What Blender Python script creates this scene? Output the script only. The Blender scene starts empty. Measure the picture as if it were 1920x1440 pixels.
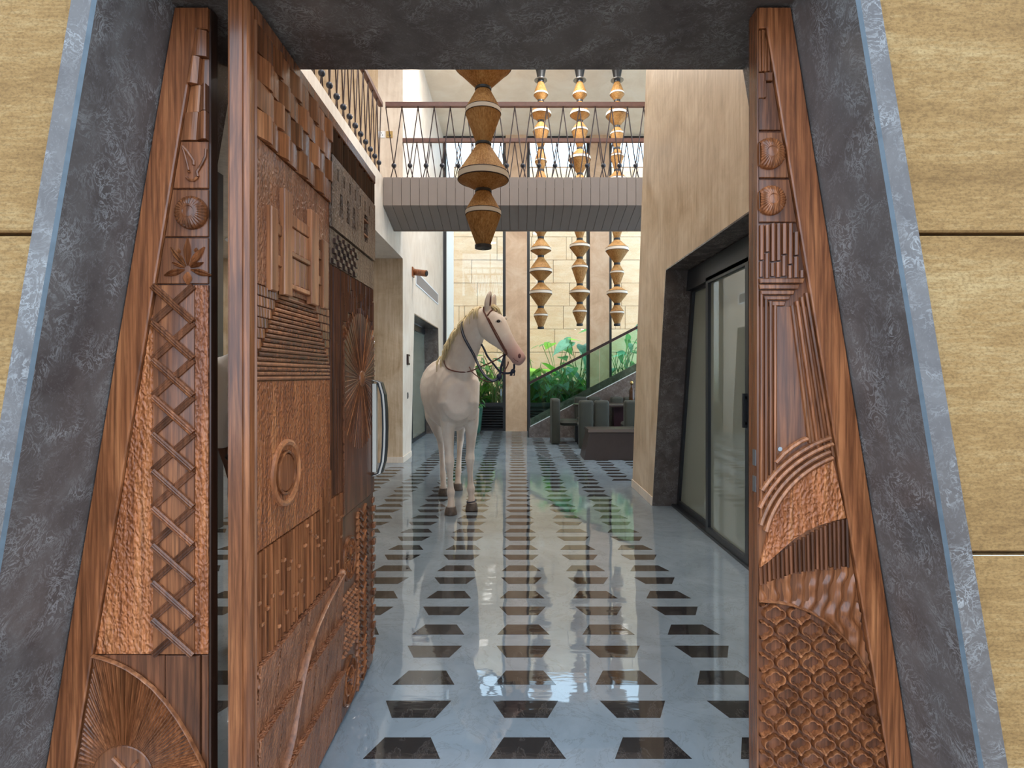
import bpy, bmesh, math, random
from mathutils import Vector, Matrix
from mathutils.geometry import tessellate_polygon
random.seed(7)
R = random.Random(11)
S = bpy.context.scene
COL = S.collection

# ------------------------------------------------------------------ camera
FPX = 1040.0            # focal length in pixels of the 1920 px frame
CH = 1.35               # eye height
cam = bpy.data.cameras.new('camera')
cam.sensor_fit = 'HORIZONTAL'; cam.sensor_width = 36.0
cam.lens = FPX / 1920.0 * 36.0
cam.shift_x = -5.0 / 1920.0
cam.shift_y = -17.0 / 1920.0
cam.clip_start = 0.02
camo = bpy.data.objects.new('camera', cam); COL.objects.link(camo)
camo.location = (0, 0, CH); camo.rotation_euler = (math.pi / 2, 0, 0)
S.camera = camo

# ------------------------------------------------------------------ sky, sun, exposure
W = bpy.data.worlds.new('sky'); S.world = W; W.use_nodes = True
nt = W.node_tree; nt.nodes.clear()
wo = nt.nodes.new('ShaderNodeOutputWorld'); bg = nt.nodes.new('ShaderNodeBackground')
bg.inputs[0].default_value = (0.60, 0.79, 1.0, 1); bg.inputs[1].default_value = 3.0
nt.links.new(bg.outputs[0], wo.inputs[0])
sun = bpy.data.lights.new('sun', 'SUN'); sun.energy = 5.5; sun.angle = math.radians(2.0); sun.color = (1.0, 0.95, 0.88)
suno = bpy.data.objects.new('sun', sun); COL.objects.link(suno)
suno.rotation_euler = Vector((0.03, -0.17, 0.98)).to_track_quat('Z', 'Y').to_euler()
S.view_settings.view_transform = 'Standard'; S.view_settings.look = 'None'
S.view_settings.exposure = 0.45; S.view_settings.gamma = 1.0; S.view_settings.use_curve_mapping = False
FILL_W = 36.0

# ------------------------------------------------------------------ materials
class NT:
    def __init__(s, name):
        m = bpy.data.materials.new(name); m.use_nodes = True
        s.m = m; s.t = m.node_tree; s.t.nodes.clear()
        s.out = s.n('ShaderNodeOutputMaterial')
    def n(s, typ, **kw):
        x = s.t.nodes.new(typ)
        for k, v in kw.items():
            if k.startswith('i_'):
                kk = k[2:]; kk = int(kk) if kk.isdigit() else kk.replace('_', ' ')
                x.inputs[kk].default_value = v
            else: setattr(x, k, v)
        return x
    def l(s, a, b): s.t.links.new(a, b)
    def ramp(s, src, stops, interp='LINEAR'):
        r = s.n('ShaderNodeValToRGB'); cr = r.color_ramp; cr.interpolation = interp
        while len(cr.elements) < len(stops): cr.elements.new(0.5)
        for e, (p, c) in zip(cr.elements, stops):
            e.position = p; e.color = (*c, 1) if len(c) == 3 else c
        s.l(src, r.inputs[0]); return r.outputs[0]
    def coords(s, scale=(1, 1, 1), rnd=0.0, rot=(0, 0, 0)):
        tc = s.n('ShaderNodeTexCoord'); mp = s.n('ShaderNodeMapping')
        mp.inputs['Scale'].default_value = scale; mp.inputs['Rotation'].default_value = rot
        src = tc.outputs['Object']
        if rnd:
            oi = s.n('ShaderNodeObjectInfo'); mu = s.n('ShaderNodeMath', operation='MULTIPLY', i_1=rnd)
            s.l(oi.outputs['Random'], mu.inputs[0])
            ad = s.n('ShaderNodeVectorMath', operation='ADD'); s.l(src, ad.inputs[0]); s.l(mu.outputs[0], ad.inputs[1]); src = ad.outputs[0]
        s.l(src, mp.inputs[0]); return mp.outputs[0]
    def noise(s, vec, scale, detail=4, rough=0.55, dist=0.0):
        x = s.n('ShaderNodeTexNoise'); x.inputs['Scale'].default_value = scale; x.inputs['Detail'].default_value = detail
        x.inputs['Roughness'].default_value = rough; x.inputs['Distortion'].default_value = dist
        s.l(vec, x.inputs['Vector']); return x.outputs['Fac']
    def mix(s, fac, a, b, mode='MIX'):
        x = s.n('ShaderNodeMix', data_type='RGBA', blend_type=mode)
        for sock, v in ((x.inputs[0], fac), (x.inputs[6], a), (x.inputs[7], b)):
            if isinstance(v, (int, float)): sock.default_value = v
            elif isinstance(v, tuple): sock.default_value = (*v, 1)
            else: s.l(v, sock)
        return x.outputs[2]
    def math(s, op, a, b=0.0):
        x = s.n('ShaderNodeMath', operation=op)
        for i, v in enumerate((a, b)):
            if isinstance(v, (int, float)): x.inputs[i].default_value = v
            else: s.l(v, x.inputs[i])
        return x.outputs[0]
    def bump(s, h, strength=0.3, dist=0.01, nrm=None):
        b = s.n('ShaderNodeBump'); b.inputs['Strength'].default_value = strength; b.inputs['Distance'].default_value = dist
        s.l(h, b.inputs['Height'])
        if nrm is not None: s.l(nrm, b.inputs['Normal'])
        return b.outputs[0]
    def pbsdf(s, col, rough=0.5, nrm=None, metal=0.0, spec=0.5, coat=0.0, ior=1.5, sheen=0.0):
        p = s.n('ShaderNodeBsdfPrincipled')
        p.inputs['Metallic'].default_value = metal; p.inputs['IOR'].default_value = ior
        p.inputs['Specular IOR Level'].default_value = spec; p.inputs['Coat Weight'].default_value = coat
        p.inputs['Coat Roughness'].default_value = 0.12
        p.inputs['Sheen Weight'].default_value = sheen
        if isinstance(col, tuple): p.inputs['Base Color'].default_value = (*col, 1)
        else: s.l(col, p.inputs['Base Color'])
        if isinstance(rough, (int, float)): p.inputs['Roughness'].default_value = rough
        else: s.l(rough, p.inputs['Roughness'])
        if nrm is not None: s.l(nrm, p.inputs['Normal'])
        s.l(p.outputs[0], s.out.inputs[0]); return p

def lin(r, g, b):
    f = lambda c: ((c / 255 + 0.055) / 1.055) ** 2.4 if c > 10 else c / 255 / 12.92
    return (f(r), f(g), f(b))

def plain(name, rgb, rough=0.5, metal=0.0, spec=0.5, noise=0.0, nscale=8, bump=0.0, bscale=60, coat=0.0, sheen=0.0):
    t = NT(name); c = lin(*rgb); v = t.coords(rnd=3.0)
    col = c
    if noise:
        f = t.noise(v, nscale, 5)
        col = t.ramp(f, [(0.25, tuple(x * (1 - noise) for x in c)), (0.75, tuple(min(1, x * (1 + noise)) for x in c))])
    nrm = None
    if bump: nrm = t.bump(t.noise(v, bscale, 4), bump, 0.004)
    t.pbsdf(col, rough, nrm, metal, spec, coat=coat, sheen=sheen); return t.m

def wood(name, dark, mid, light, rough=0.34, hammered=0.0, hscale=85, grain=(1, 1, 1), coat=0.12, shift=0.3):
    t = NT(name)
    v = t.coords((10 * grain[0], 10 * grain[1], 0.9 * grain[2]), rnd=5.0)
    a = t.noise(v, 2.2, 5, 0.6, 1.2)
    v2 = t.coords((70 * grain[0], 70 * grain[1], 2.2 * grain[2]), rnd=5.0)
    b = t.noise(v2, 2.0, 6, 0.65, 0.4)
    wv = t.n('ShaderNodeTexWave', wave_type='BANDS', bands_direction='X', i_Scale=2.4, i_Distortion=9.0, i_Detail=3.0, i_Detail_Scale=1.4)
    t.l(t.coords((7 * grain[0], 7 * grain[1], 0.55 * grain[2]), rnd=5.0), wv.inputs['Vector'])
    base = t.ramp(a, [(0.25, lin(*dark)), (0.5, lin(*mid)), (0.78, lin(*light))])
    col = t.mix(t.math('MULTIPLY', t.ramp(wv.outputs['Fac'], [(0.0, (1, 1, 1)), (0.35, (0, 0, 0))]), 0.45), base, lin(*dark))
    col = t.mix(t.ramp(b, [(0.36, (0.5, 0.5, 0.5)), (0.58, (0, 0, 0))]), col, tuple(x * 0.35 for x in lin(*dark)))
    oi = t.n('ShaderNodeObjectInfo'); mr = t.n('ShaderNodeMapRange', i_3=1 - shift, i_4=1 + shift)
    t.l(oi.outputs['Random'], mr.inputs[0])
    hs = t.n('ShaderNodeHueSaturation'); t.l(col, hs.inputs['Color']); t.l(mr.outputs[0], hs.inputs['Value'])
    nrm = t.bump(b, 0.12, 0.002)
    if hammered:
        vo = t.n('ShaderNodeTexVoronoi', feature='SMOOTH_F1'); vo.inputs['Scale'].default_value = hscale
        vv = t.coords((1, 1, 0.62)); nz = t.n('ShaderNodeTexNoise', i_Scale=hscale * 0.35); t.l(vv, nz.inputs['Vector'])
        mixv = t.n('ShaderNodeVectorMath', operation='MULTIPLY_ADD')
        mixv.inputs[1].default_value = (0.02, 0.02, 0.02); t.l(nz.outputs['Color'], mixv.inputs[0]); t.l(vv, mixv.inputs[2])
        t.l(mixv.outputs[0], vo.inputs['Vector'])
        nrm = t.bump(vo.outputs['Distance'], hammered, 0.012, nrm)
    t.pbsdf(hs.outputs[0], rough, nrm, coat=coat, spec=0.38); return t.m

M = {}
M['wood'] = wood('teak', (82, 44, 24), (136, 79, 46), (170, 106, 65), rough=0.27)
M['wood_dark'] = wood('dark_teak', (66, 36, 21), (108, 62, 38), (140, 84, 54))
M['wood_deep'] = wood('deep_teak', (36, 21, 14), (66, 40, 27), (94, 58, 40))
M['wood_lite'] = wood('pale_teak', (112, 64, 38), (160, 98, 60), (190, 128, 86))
M['hammer'] = wood('hammered_teak', (118, 62, 33), (174, 100, 56), (202, 130, 80), hammered=0.9, hscale=135, rough=0.42, shift=0.1)
M['hammer_fine'] = wood('fine_hammered_teak', (104, 60, 37), (152, 94, 61), (178, 120, 83), hammered=0.8, hscale=150, rough=0.45, shift=0.12)
M['hammer_grey'] = wood('grey_hammered_teak', (92, 70, 54), (132, 106, 86), (160, 134, 112), hammered=0.8, hscale=150, rough=0.45, shift=0.05)

def dark_stone():
    t = NT('dark_marble'); v = t.coords()
    cl = t.noise(v, 4.0, 5, 0.6, 1.5)
    base = t.ramp(cl, [(0.3, lin(80, 70, 66)), (0.7, lin(106, 97, 92))])
    f = t.noise(v, 17, 6, 0.62, 3.6)
    lines = t.ramp(f, [(0.44, (0, 0, 0)), (0.5, (1, 1, 1)), (0.535, (0, 0, 0))])
    msk = t.ramp(t.noise(v, 9, 3, 0.5, 1.0), [(0.42, (0, 0, 0)), (0.7, (0.75, 0.75, 0.75))])
    col = t.mix(t.math('MULTIPLY', lines, msk), base, lin(165, 160, 156))
    f2 = t.noise(v, 75, 4, 0.6, 2.0)
    col = t.mix(t.ramp(f2, [(0.55, (0, 0, 0)), (0.75, (0.35, 0.35, 0.35))]), col, lin(140, 136, 134))
    t.pbsdf(col, 0.2, t.bump(f2, 0.06, 0.002), spec=0.3); return t.m
M['stone'] = dark_stone()
M['edge_highlight'] = plain('painted_edge_highlight', (214, 220, 224), 0.25)
M['stone_edge'] = plain('polished_stone_edge', (84, 92, 98), 0.45, noise=0.25, nscale=30)

def sandstone(name, c0, c1, c2, rough=0.85, zs=11, pits=0.5):
    t = NT(name)
    a = t.noise(t.coords((0.8, 0.8, zs * 0.42), rnd=9.0), 1.5, 8, 0.68, 0.5)
    b = t.noise(t.coords((9, 9, 55), rnd=9.0), 2.0, 8, 0.72, 0.2)
    g = t.noise(t.coords((1, 1, 1.6), rnd=9.0), 130, 4, 0.7)
    f = t.math('ADD', t.math('MULTIPLY', a, 0.55), t.math('MULTIPLY', b, 0.45))
    base = t.ramp(f, [(0.36, lin(*c0)), (0.5, lin(*c1)), (0.64, lin(*c2))])
    col = t.mix(t.ramp(g, [(0.38, (0.45, 0.45, 0.45)), (0.55, (0, 0, 0))]), base, tuple(x * 0.5 for x in lin(*c0)))
    p = t.noise(t.coords((1, 1, 2.4), rnd=9.0), 46, 5, 0.75)
    pit = t.ramp(p, [(0.27, (1, 1, 1)), (0.33, (0, 0, 0))])
    col = t.mix(t.math('MULTIPLY', pit, pits), col, lin(84, 62, 36))
    h = t.math('SUBTRACT', t.math('ADD', g, b), t.math('MULTIPLY', pit, 0.8))
    t.pbsdf(col, rough, t.bump(h, 0.35, 0.004), spec=0.25); return t.m
M['sand'] = sandstone('facade_sandstone', (128, 93, 53), (154, 116, 70), (176, 143, 97))
M['sand_pale'] = sandstone('garden_sandstone', (224, 184, 144), (238, 208, 174), (246, 226, 200), zs=8, pits=0.2)

def plaster(name, c0, c1, c2, streak=1.0):
    t = NT(name)
    a = t.noise(t.coords(), 2.2, 6, 0.65, 0.6)
    b = t.noise(t.coords((16, 16, 1.3)), 1.5, 6, 0.65, 0.5)
    f = t.math('ADD', t.math('MULTIPLY', a, 0.55), t.math('MULTIPLY', b, 0.45 * streak))
    k = 0.275 + 0.225 * streak
    col = t.ramp(f, [(k - 0.12, lin(*c0)), (k, lin(*c1)), (k + 0.12, lin(*c2))])
    rg = t.ramp(f, [(0.35, (0.38, 0.38, 0.38)), (0.65, (0.6, 0.6, 0.6))])
    t.pbsdf(col, rg, t.bump(b, 0.05, 0.004), spec=0.35); return t.m
M['plaster'] = plaster('stucco_tan', (176, 150, 118), (200, 176, 146), (218, 198, 172))
M['plaster_pale'] = plaster('stucco_pale', (204, 188, 172), (220, 206, 190), (230, 218, 204))
M['plaster_col'] = plaster('stucco_pillar', (190, 156, 126), (212, 180, 150), (228, 204, 178), 0.2)
M['ceil'] = plaster('ceiling_plaster', (230, 212, 188), (240, 224, 202), (246, 234, 216), 0.1)
M['white'] = plain('white_paint', (232, 236, 240), 0.7)
M['mauve'] = plain('mauve_board', (138, 126, 119), 0.5, noise=0.06, nscale=4)
M['groove'] = plain('groove_shadow_gap', (120, 92, 72), 0.7)

def floor_mat(name, c0, c1, vein, rough, ior):
    t = NT(name); v = t.coords()
    a = t.noise(v, 2.5, 7, 0.65, 0.8)
    col = t.ramp(a, [(0.3, lin(*c0)), (0.7, lin(*c1))])
    f = t.noise(v, 3.1, 9, 0.68, 1.6)
    col = t.mix(t.ramp(f, [(0.485, (0, 0, 0)), (0.5, (0.4, 0.4, 0.4)), (0.512, (0, 0, 0))]), col, lin(*vein))
    wob = t.noise(t.coords((1, 1, 1)), 2.6, 2, 0.4)
    fine = t.noise(t.coords((3, 10, 1)), 2.0, 2, 0.5)
    h = t.math('ADD', wob, t.math('MULTIPLY', fine, 0.12))
    nrm = t.bump(h, 0.11, 0.02)
    df = t.n('ShaderNodeBsdfDiffuse'); gl = t.n('ShaderNodeBsdfGlossy'); gl.inputs['Roughness'].default_value = rough
    fr = t.n('ShaderNodeFresnel', i_IOR=ior); mx = t.n('ShaderNodeMixShader')
    t.l(col, df.inputs['Color']); t.l(nrm, gl.inputs['Normal'])
    t.l(t.math('MINIMUM', fr.outputs[0], 0.46), mx.inputs[0]); t.l(df.outputs[0], mx.inputs[1]); t.l(gl.outputs[0], mx.inputs[2])
    t.l(mx.outputs[0], t.out.inputs[0]); return t.m
M['floor'] = floor_mat('grey_beige_marble', (118, 130, 139), (140, 152, 161), (96, 100, 103), 0.025, 2.25)
M['inlay'] = floor_mat('black_marble', (36, 34, 34), (50, 47, 46), (96, 90, 86), 0.04, 1.9)
M['ground'] = plain('paving', (84, 80, 74), 0.8, noise=0.1)

def glass(name, tint, rough=0.0, ior=1.45, base=None, basefac=0.0, extra=0.0):
    t = NT(name)
    tr = t.n('ShaderNodeBsdfTransparent'); tr.inputs[0].default_value = (*tint, 1)
    gl = t.n('ShaderNodeBsdfGlossy'); gl.inputs['Roughness'].default_value = rough
    fr = t.n('ShaderNodeFresnel', i_IOR=ior)
    fac = fr.outputs[0]
    if extra: fac = t.math('ADD', t.math('MULTIPLY', fac, 1 - extra), extra)
    inner = tr.outputs[0]
    if base:
        df = t.n('ShaderNodeBsdfDiffuse'); df.inputs[0].default_value = (*lin(*base), 1)
        mb = t.n('ShaderNodeMixShader'); mb.inputs[0].default_value = basefac
        t.l(tr.outputs[0], mb.inputs[1]); t.l(df.outputs[0], mb.inputs[2]); inner = mb.outputs[0]
    mx = t.n('ShaderNodeMixShader'); t.l(fac, mx.inputs[0]); t.l(inner, mx.inputs[1]); t.l(gl.outputs[0], mx.inputs[2])
    t.l(mx.outputs[0], t.out.inputs[0]); return t.m
M['glass'] = glass('window_glass', (0.96, 0.985, 0.975))
M['glass_stair'] = glass('green_stair_glass', (0.72, 0.93, 0.86))
M['glass_door'] = glass('grey_door_glass', (0.5, 0.52, 0.48), base=(176, 180, 162), basefac=0.72, extra=0.22)
M['frame'] = plain('black_aluminium', (34, 36, 40), 0.38, 0.0)
M['bronze'] = plain('dark_bronze', (58, 44, 42), 0.4, 0.5)
M['rail_wood'] = plain('rail_timber', (96, 62, 52), 0.45, noise=0.2, nscale=20)
M['iron'] = plain('dark_iron_ball', (56, 58, 66), 0.35, 0.6)
M['black'] = plain('black_collar', (32, 32, 33), 0.5)
M['cream'] = plain('cream_band', (212, 200, 184), 0.7)
M['thread'] = plain('dark_thread', (52, 34, 24), 0.7)
M['brass'] = plain('brass', (190, 160, 105), 0.25, 1.0)
M['velvet'] = plain('green_grey_velvet', (46, 47, 37), 0.7, noise=0.2, nscale=6, sheen=0.08)
M['dark_lacquer'] = plain('dark_brown_lacquer', (58, 48, 45), 0.3, noise=0.1)
M['plum'] = plain('plum_lacquer', (66, 36, 44), 0.4)
M['teal_pot'] = plain('teal_glaze', (64, 118, 106), 0.3, noise=0.2, nscale=10)
M['steel'] = plain('steel', (150, 152, 154), 0.35, 0.9)
M['grille'] = plain('grey_grille', (156, 152, 150), 0.5, 0.2)
M['soil'] = plain('soil', (70, 54, 40), 0.9, noise=0.3)
def raffia():
    t = NT('raffia'); v = t.coords((1, 1, 0.25), rnd=2.0)
    f = t.noise(v, 90, 4, 0.6); g = t.noise(v, 9, 3)
    col = t.ramp(t.math('ADD', t.math('MULTIPLY', f, 0.6), t.math('MULTIPLY', g, 0.4)), [(0.35, lin(134, 92, 44)), (0.5, lin(184, 136, 76)), (0.66, lin(212, 172, 114))])
    p = t.pbsdf(col, 0.65, t.bump(f, 0.5, 0.004)); p.inputs['Transmission Weight'].default_value = 0.0
    tl = t.n('ShaderNodeBsdfTranslucent'); t.l(col, tl.inputs[0])
    mx = t.n('ShaderNodeMixShader'); mx.inputs[0].default_value = 0.35; t.l(p.outputs[0], mx.inputs[1]); t.l(tl.outputs[0], mx.inputs[2])
    t.l(mx.outputs[0], t.out.inputs[0]); return t.m
M['raffia'] = raffia()
def leafmat(name, c0, c1, gloss=0.35):
    t = NT(name); v = t.coords(rnd=4.0)
    f = t.noise(v, 7, 3); oi = t.n('ShaderNodeObjectInfo')
    col = t.ramp(t.math('ADD', t.math('MULTIPLY', f, 0.5), t.math('MULTIPLY', oi.outputs['Random'], 0.5)), [(0.25, lin(*c0)), (0.75, lin(*c1))])
    p = t.pbsdf(col, gloss)
    tl = t.n('ShaderNodeBsdfTranslucent'); t.l(col, tl.inputs[0])
    mx = t.n('ShaderNodeMixShader'); mx.inputs[0].default_value = 0.4; t.l(p.outputs[0], mx.inputs[1]); t.l(tl.outputs[0], mx.inputs[2])
    t.l(mx.outputs[0], t.out.inputs[0]); return t.m
M['leaf_bright'] = leafmat('bright_leaf', (84, 160, 56), (150, 214, 90))
M['leaf_mid'] = leafmat('mid_leaf', (62, 138, 76), (112, 186, 116))
M['leaf_blue'] = leafmat('blue_green_leaf', (84, 156, 130), (150, 206, 186))
M['stem'] = plain('plant_stem', (96, 132, 70), 0.6)
M['flower'] = plain('coral_petal', (206, 92, 66), 0.6)
def coat():
    t = NT('horse_coat'); v = t.coords()
    f = t.noise(v, 5, 5, 0.6)
    col = t.ramp(f, [(0.3, lin(222, 200, 182)), (0.7, lin(244, 230, 214))])
    hair = t.noise(t.coords((60, 60, 14)), 3, 4)
    # pink skin of the muzzle, grey-brown lower legs (markings of the animal itself)
    sp = t.n('ShaderNodeSeparateXYZ'); t.l(v, sp.inputs[0])
    leg = t.ramp(t.math('ADD', sp.outputs[2], t.math('MULTIPLY', f, 0.1)), [(0.1, (0.75, 0.75, 0.75)), (0.5, (0, 0, 0))])
    col = t.mix(leg, col, lin(186, 160, 140))
    d = t.n('ShaderNodeVectorMath', operation='DISTANCE'); t.l(v, d.inputs[0]); d.inputs[1].default_value = MUZZLE
    mz = t.ramp(d.outputs['Value'], [(0.06, (0.85, 0.85, 0.85)), (0.24, (0, 0, 0))])
    col = t.mix(mz, col, lin(186, 134, 124))
    t.pbsdf(col, 0.5, t.bump(hair, 0.1, 0.003), sheen=0.2); return t.m
M['mane'] = plain('cream_mane', (224, 204, 158), 0.6, noise=0.2, nscale=40)
M['hoof'] = plain('hoof', (84, 70, 60), 0.6, noise=0.4, nscale=30)
M['leather'] = plain('brown_leather', (104, 56, 42), 0.4)
M['navy'] = plain('navy_rope', (36, 42, 62), 0.6, noise=0.3, nscale=60)
M['navy_line'] = plain('grey_stripe', (120, 120, 128), 0.6)
M['eye'] = plain('dark_eye', (26, 18, 18), 0.1)
M['pinkdark'] = plain('nostril', (96, 52, 50), 0.6)
M['skin'] = plain('skin', (112, 76, 58), 0.55)
M['shirt'] = plain('white_cotton', (222, 222, 224), 0.8, noise=0.04, bump=0.3, bscale=14)
M['denim'] = plain('dark_denim', (34, 42, 60), 0.8, noise=0.2)
M['hair'] = plain('black_hair', (22, 18, 17), 0.5)
M['shoe'] = plain('black_shoe', (24, 23, 24), 0.4)

# ------------------------------------------------------------------ mesh helpers
class MB:
    def __init__(s, f=None): s.v = []; s.f = []; s.map = f or (lambda a, b, c: (a, b, c)); s.smooth = False
    def add(s, vs, fs):
        o = len(s.v); s.v += [s.map(*p) for p in vs]; s.f += [tuple(i + o for i in q) for q in fs]; return s
    def box(s, x0, x1, y0, y1, z0, z1, bev=0.0):
        if bev:
            # box with chamfered edges: three nested slabs
            b = min(bev, (x1 - x0) * .45, (y1 - y0) * .45, (z1 - z0) * .45)
            bm = bmesh.new(); bmesh.ops.create_cube(bm, size=1)
            for q in bm.verts: q.co = Vector(((x0 + x1) / 2 + q.co.x * (x1 - x0), (y0 + y1) / 2 + q.co.y * (y1 - y0), (z0 + z1) / 2 + q.co.z * (z1 - z0)))
            bmesh.ops.bevel(bm, geom=bm.edges[:], offset=b, segments=2, affect='EDGES', profile=0.6)
            bm.verts.index_update()
            s.add([tuple(q.co) for q in bm.verts], [tuple(q.index for q in fc.verts) for fc in bm.faces]); bm.free(); return s
        vs = [(x, y, z) for z in (z0, z1) for y in (y0, y1) for x in (x0, x1)]
        return s.add(vs, [(0, 2, 3, 1), (4, 5, 7, 6), (0, 1, 5, 4), (2, 6, 7, 3), (0, 4, 6, 2), (1, 3, 7, 5)])
    def prism(s, pts, d0, d1, bev=0.0, axis=2):
        """2-D polygon extruded from d0 to d1 along the third axis (optionally chamfered at d1)"""
        n = len(pts)
        lay = [(pts, d0), (pts, d1 if not bev else d1 - bev * (1 if d1 > d0 else -1))]
        if bev: lay.append((inset(pts, bev), d1))
        put = {2: lambda p, d: (p[0], p[1], d), 1: lambda p, d: (p[0], d, p[1]), 0: lambda p, d: (d, p[0], p[1])}[axis]
        vs = [put(p, d) for P, d in lay for p in P]; fs = [tuple(range(n - 1, -1, -1))]
        for k in range(len(lay) - 1):
            for i in range(n):
                j = (i + 1) % n; fs.append((k * n + i, k * n + j, (k + 1) * n + j, (k + 1) * n + i))
        m = len(lay) - 1; fs.append(tuple(range(m * n, m * n + n)))
        return s.add(vs, fs)
    def tube(s, path, r, n=8, rr=None, closed=False, flat=1.0, up=None):
        P = [Vector(p) for p in path]; m = len(P); base = []
        u = None; vs = []
        for i, p in enumerate(P):
            if closed: t = P[(i + 1) % m] - P[i - 1]
            else: t = P[min(i + 1, m - 1)] - P[max(i - 1, 0)]
            t.normalize()
            if up is not None: u = Vector(up) - t * Vector(up).dot(t)
            elif u is None: u = t.orthogonal()
            else: u = u - t * u.dot(t)
            u.normalize(); w = t.cross(u)
            rad = rr[i] if rr else r
            for k in range(n):
                a = 2 * math.pi * k / n; vs.append(tuple(p + u * (math.cos(a) * rad * flat) + w * (math.sin(a) * rad)))
        fs = []
        for i in range(m if closed else m - 1):
            j = (i + 1) % m
            for k in range(n): fs.append((i * n + k, i * n + (k + 1) % n, j * n + (k + 1) % n, j * n + k))
        if not closed: fs += [tuple(range(n - 1, -1, -1)), tuple((m - 1) * n + k for k in range(n))]
        return s.add(vs, fs)
    def lathe(s, prof, n=32, c=(0, 0, 0), pleat=0.0, caps=True):
        vs = []
        for (r, z) in prof:
            for k in range(n):
                a = 2 * math.pi * k / n; q = r * (1 + (pleat if k % 2 else -pleat)); vs.append((c[0] + q * math.cos(a), c[1] + q * math.sin(a), c[2] + z))
        fs = [(i * n + k, i * n + (k + 1) % n, (i + 1) * n + (k + 1) % n, (i + 1) * n + k) for i in range(len(prof) - 1) for k in range(n)]
        if caps: fs += [tuple(range(n - 1, -1, -1)), tuple((len(prof) - 1) * n + k for k in range(n))]
        return s.add(vs, fs)
    def ball(s, c, r, n=12, m=8, sc=(1, 1, 1)):
        vs = [(c[0], c[1], c[2] - r * sc[2])]; fs = []
        for i in range(1, m):
            t = math.pi * i / m
            for k in range(n):
                a = 2 * math.pi * k / n; vs.append((c[0] + r * sc[0] * math.sin(t) * math.cos(a), c[1] + r * sc[1] * math.sin(t) * math.sin(a), c[2] - r * sc[2] * math.cos(t)))
        vs.append((c[0], c[1], c[2] + r * sc[2])); e = len(vs) - 1
        for k in range(n): fs.append((0, 1 + (k + 1) % n, 1 + k)); fs.append((e, e - n + k, e - n + (k + 1) % n))
        for i in range(m - 2):
            for k in range(n): fs.append((1 + i * n + k, 1 + i * n + (k + 1) % n, 1 + (i + 1) * n + (k + 1) % n, 1 + (i + 1) * n + k))
        return s.add(vs, fs)
    def ridge(s, path, w, d0, d1, prof=None, taper=False):
        """raised bar following a 2-D path on a carved plane (a, b, d)"""
        P = [Vector((p[0], p[1])) for p in path]; m = len(P)
        prof = prof or [(-1, 0), (-0.8, 0.75), (0, 1), (0.8, 0.75), (1, 0)]
        n = len(prof); vs = []
        for i, p in enumerate(P):
            t = P[min(i + 1, m - 1)] - P[max(i - 1, 0)]; t.normalize(); q = Vector((-t.y, t.x))
            k = 1.0
            if taper: k = max(0.25, math.sin(math.pi * (i + 0.35) / (m - 0.3)))
            for (o, h) in prof: vs.append((p.x + q.x * o * w / 2 * k, p.y + q.y * o * w / 2 * k, d0 + (d1 - d0) * h * (k if taper else 1)))
        fs = [(i * n + k, i * n + k + 1, (i + 1) * n + k + 1, (i + 1) * n + k) for i in range(m - 1) for k in range(n - 1)]
        fs += [tuple(range(n)), tuple((m - 1) * n + k for k in range(n - 1, -1, -1))]
        fs += [(i * n, (i + 1) * n, (i + 1) * n + n - 1, i * n + n - 1) for i in range(m - 1)]
        return s.add(vs, fs)
    def loft(s, rings, n=20):
        """rings: (center, half width, half height, lateral hint)"""
        C = [Vector(r[0]) for r in rings]; m = len(C); vs = []
        for i, (c, hw, hh, lat) in enumerate(rings):
            t = C[min(i + 1, m - 1)] - C[max(i - 1, 0)]; t.normalize()
            l = Vector(lat); l = (l - t * l.dot(t)).normalized(); u = t.cross(l)
            for k in range(n):
                a = 2 * math.pi * k / n; vs.append(tuple(C[i] + l * (hw * math.cos(a)) + u * (hh * math.sin(a))))
        fs = [(i * n + k, i * n + (k + 1) % n, (i + 1) * n + (k + 1) % n, (i + 1) * n + k) for i in range(m - 1) for k in range(n)]
        fs += [tuple(range(n - 1, -1, -1)), tuple((m - 1) * n + k for k in range(n))]
        return s.add(vs, fs)
    def keep(s, inside):
        ok = [inside(*p) for p in s.v]; s.f = [q for q in s.f if all(ok[i] for i in q)]; return s

def inset(pts, d):
    n = len(pts); A = sum(pts[i][0] * pts[(i + 1) % n][1] - pts[(i + 1) % n][0] * pts[i][1] for i in range(n))
    sg = 1 if A > 0 else -1; out = []
    for i in range(n):
        p, q, r = Vector(pts[i - 1][:2]), Vector(pts[i][:2]), Vector(pts[(i + 1) % n][:2])
        e1, e2 = (q - p), (r - q)
        if e1.length < 1e-9 or e2.length < 1e-9: out.append(tuple(q)); continue
        e1.normalize(); e2.normalize()
        n1, n2 = Vector((-e1.y, e1.x)) * sg, Vector((-e2.y, e2.x)) * sg
        b = n1 + n2
        if b.length < 1e-6: out.append(tuple(q + n1 * d)); continue
        b.normalize(); k = d / max(0.35, b.dot(n1)); out.append(tuple(q + b * k))
    return out

def clip(poly, fn):
    """keep the part of a polygon where fn(x, y) >= 0 (fn linear)"""
    out = []
    for i in range(len(poly)):
        a, b = poly[i - 1], poly[i]; fa, fb = fn(*a), fn(*b)
        if (fa >= 0) != (fb >= 0):
            t = fa / (fa - fb); out.append((a[0] + (b[0] - a[0]) * t, a[1] + (b[1] - a[1]) * t))
        if fb >= 0: out.append(b)
    return out

def worldloc(o):
    v = Vector((0, 0, 0))
    while o is not None: v = v + o.location; o = o.parent
    return v

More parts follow.
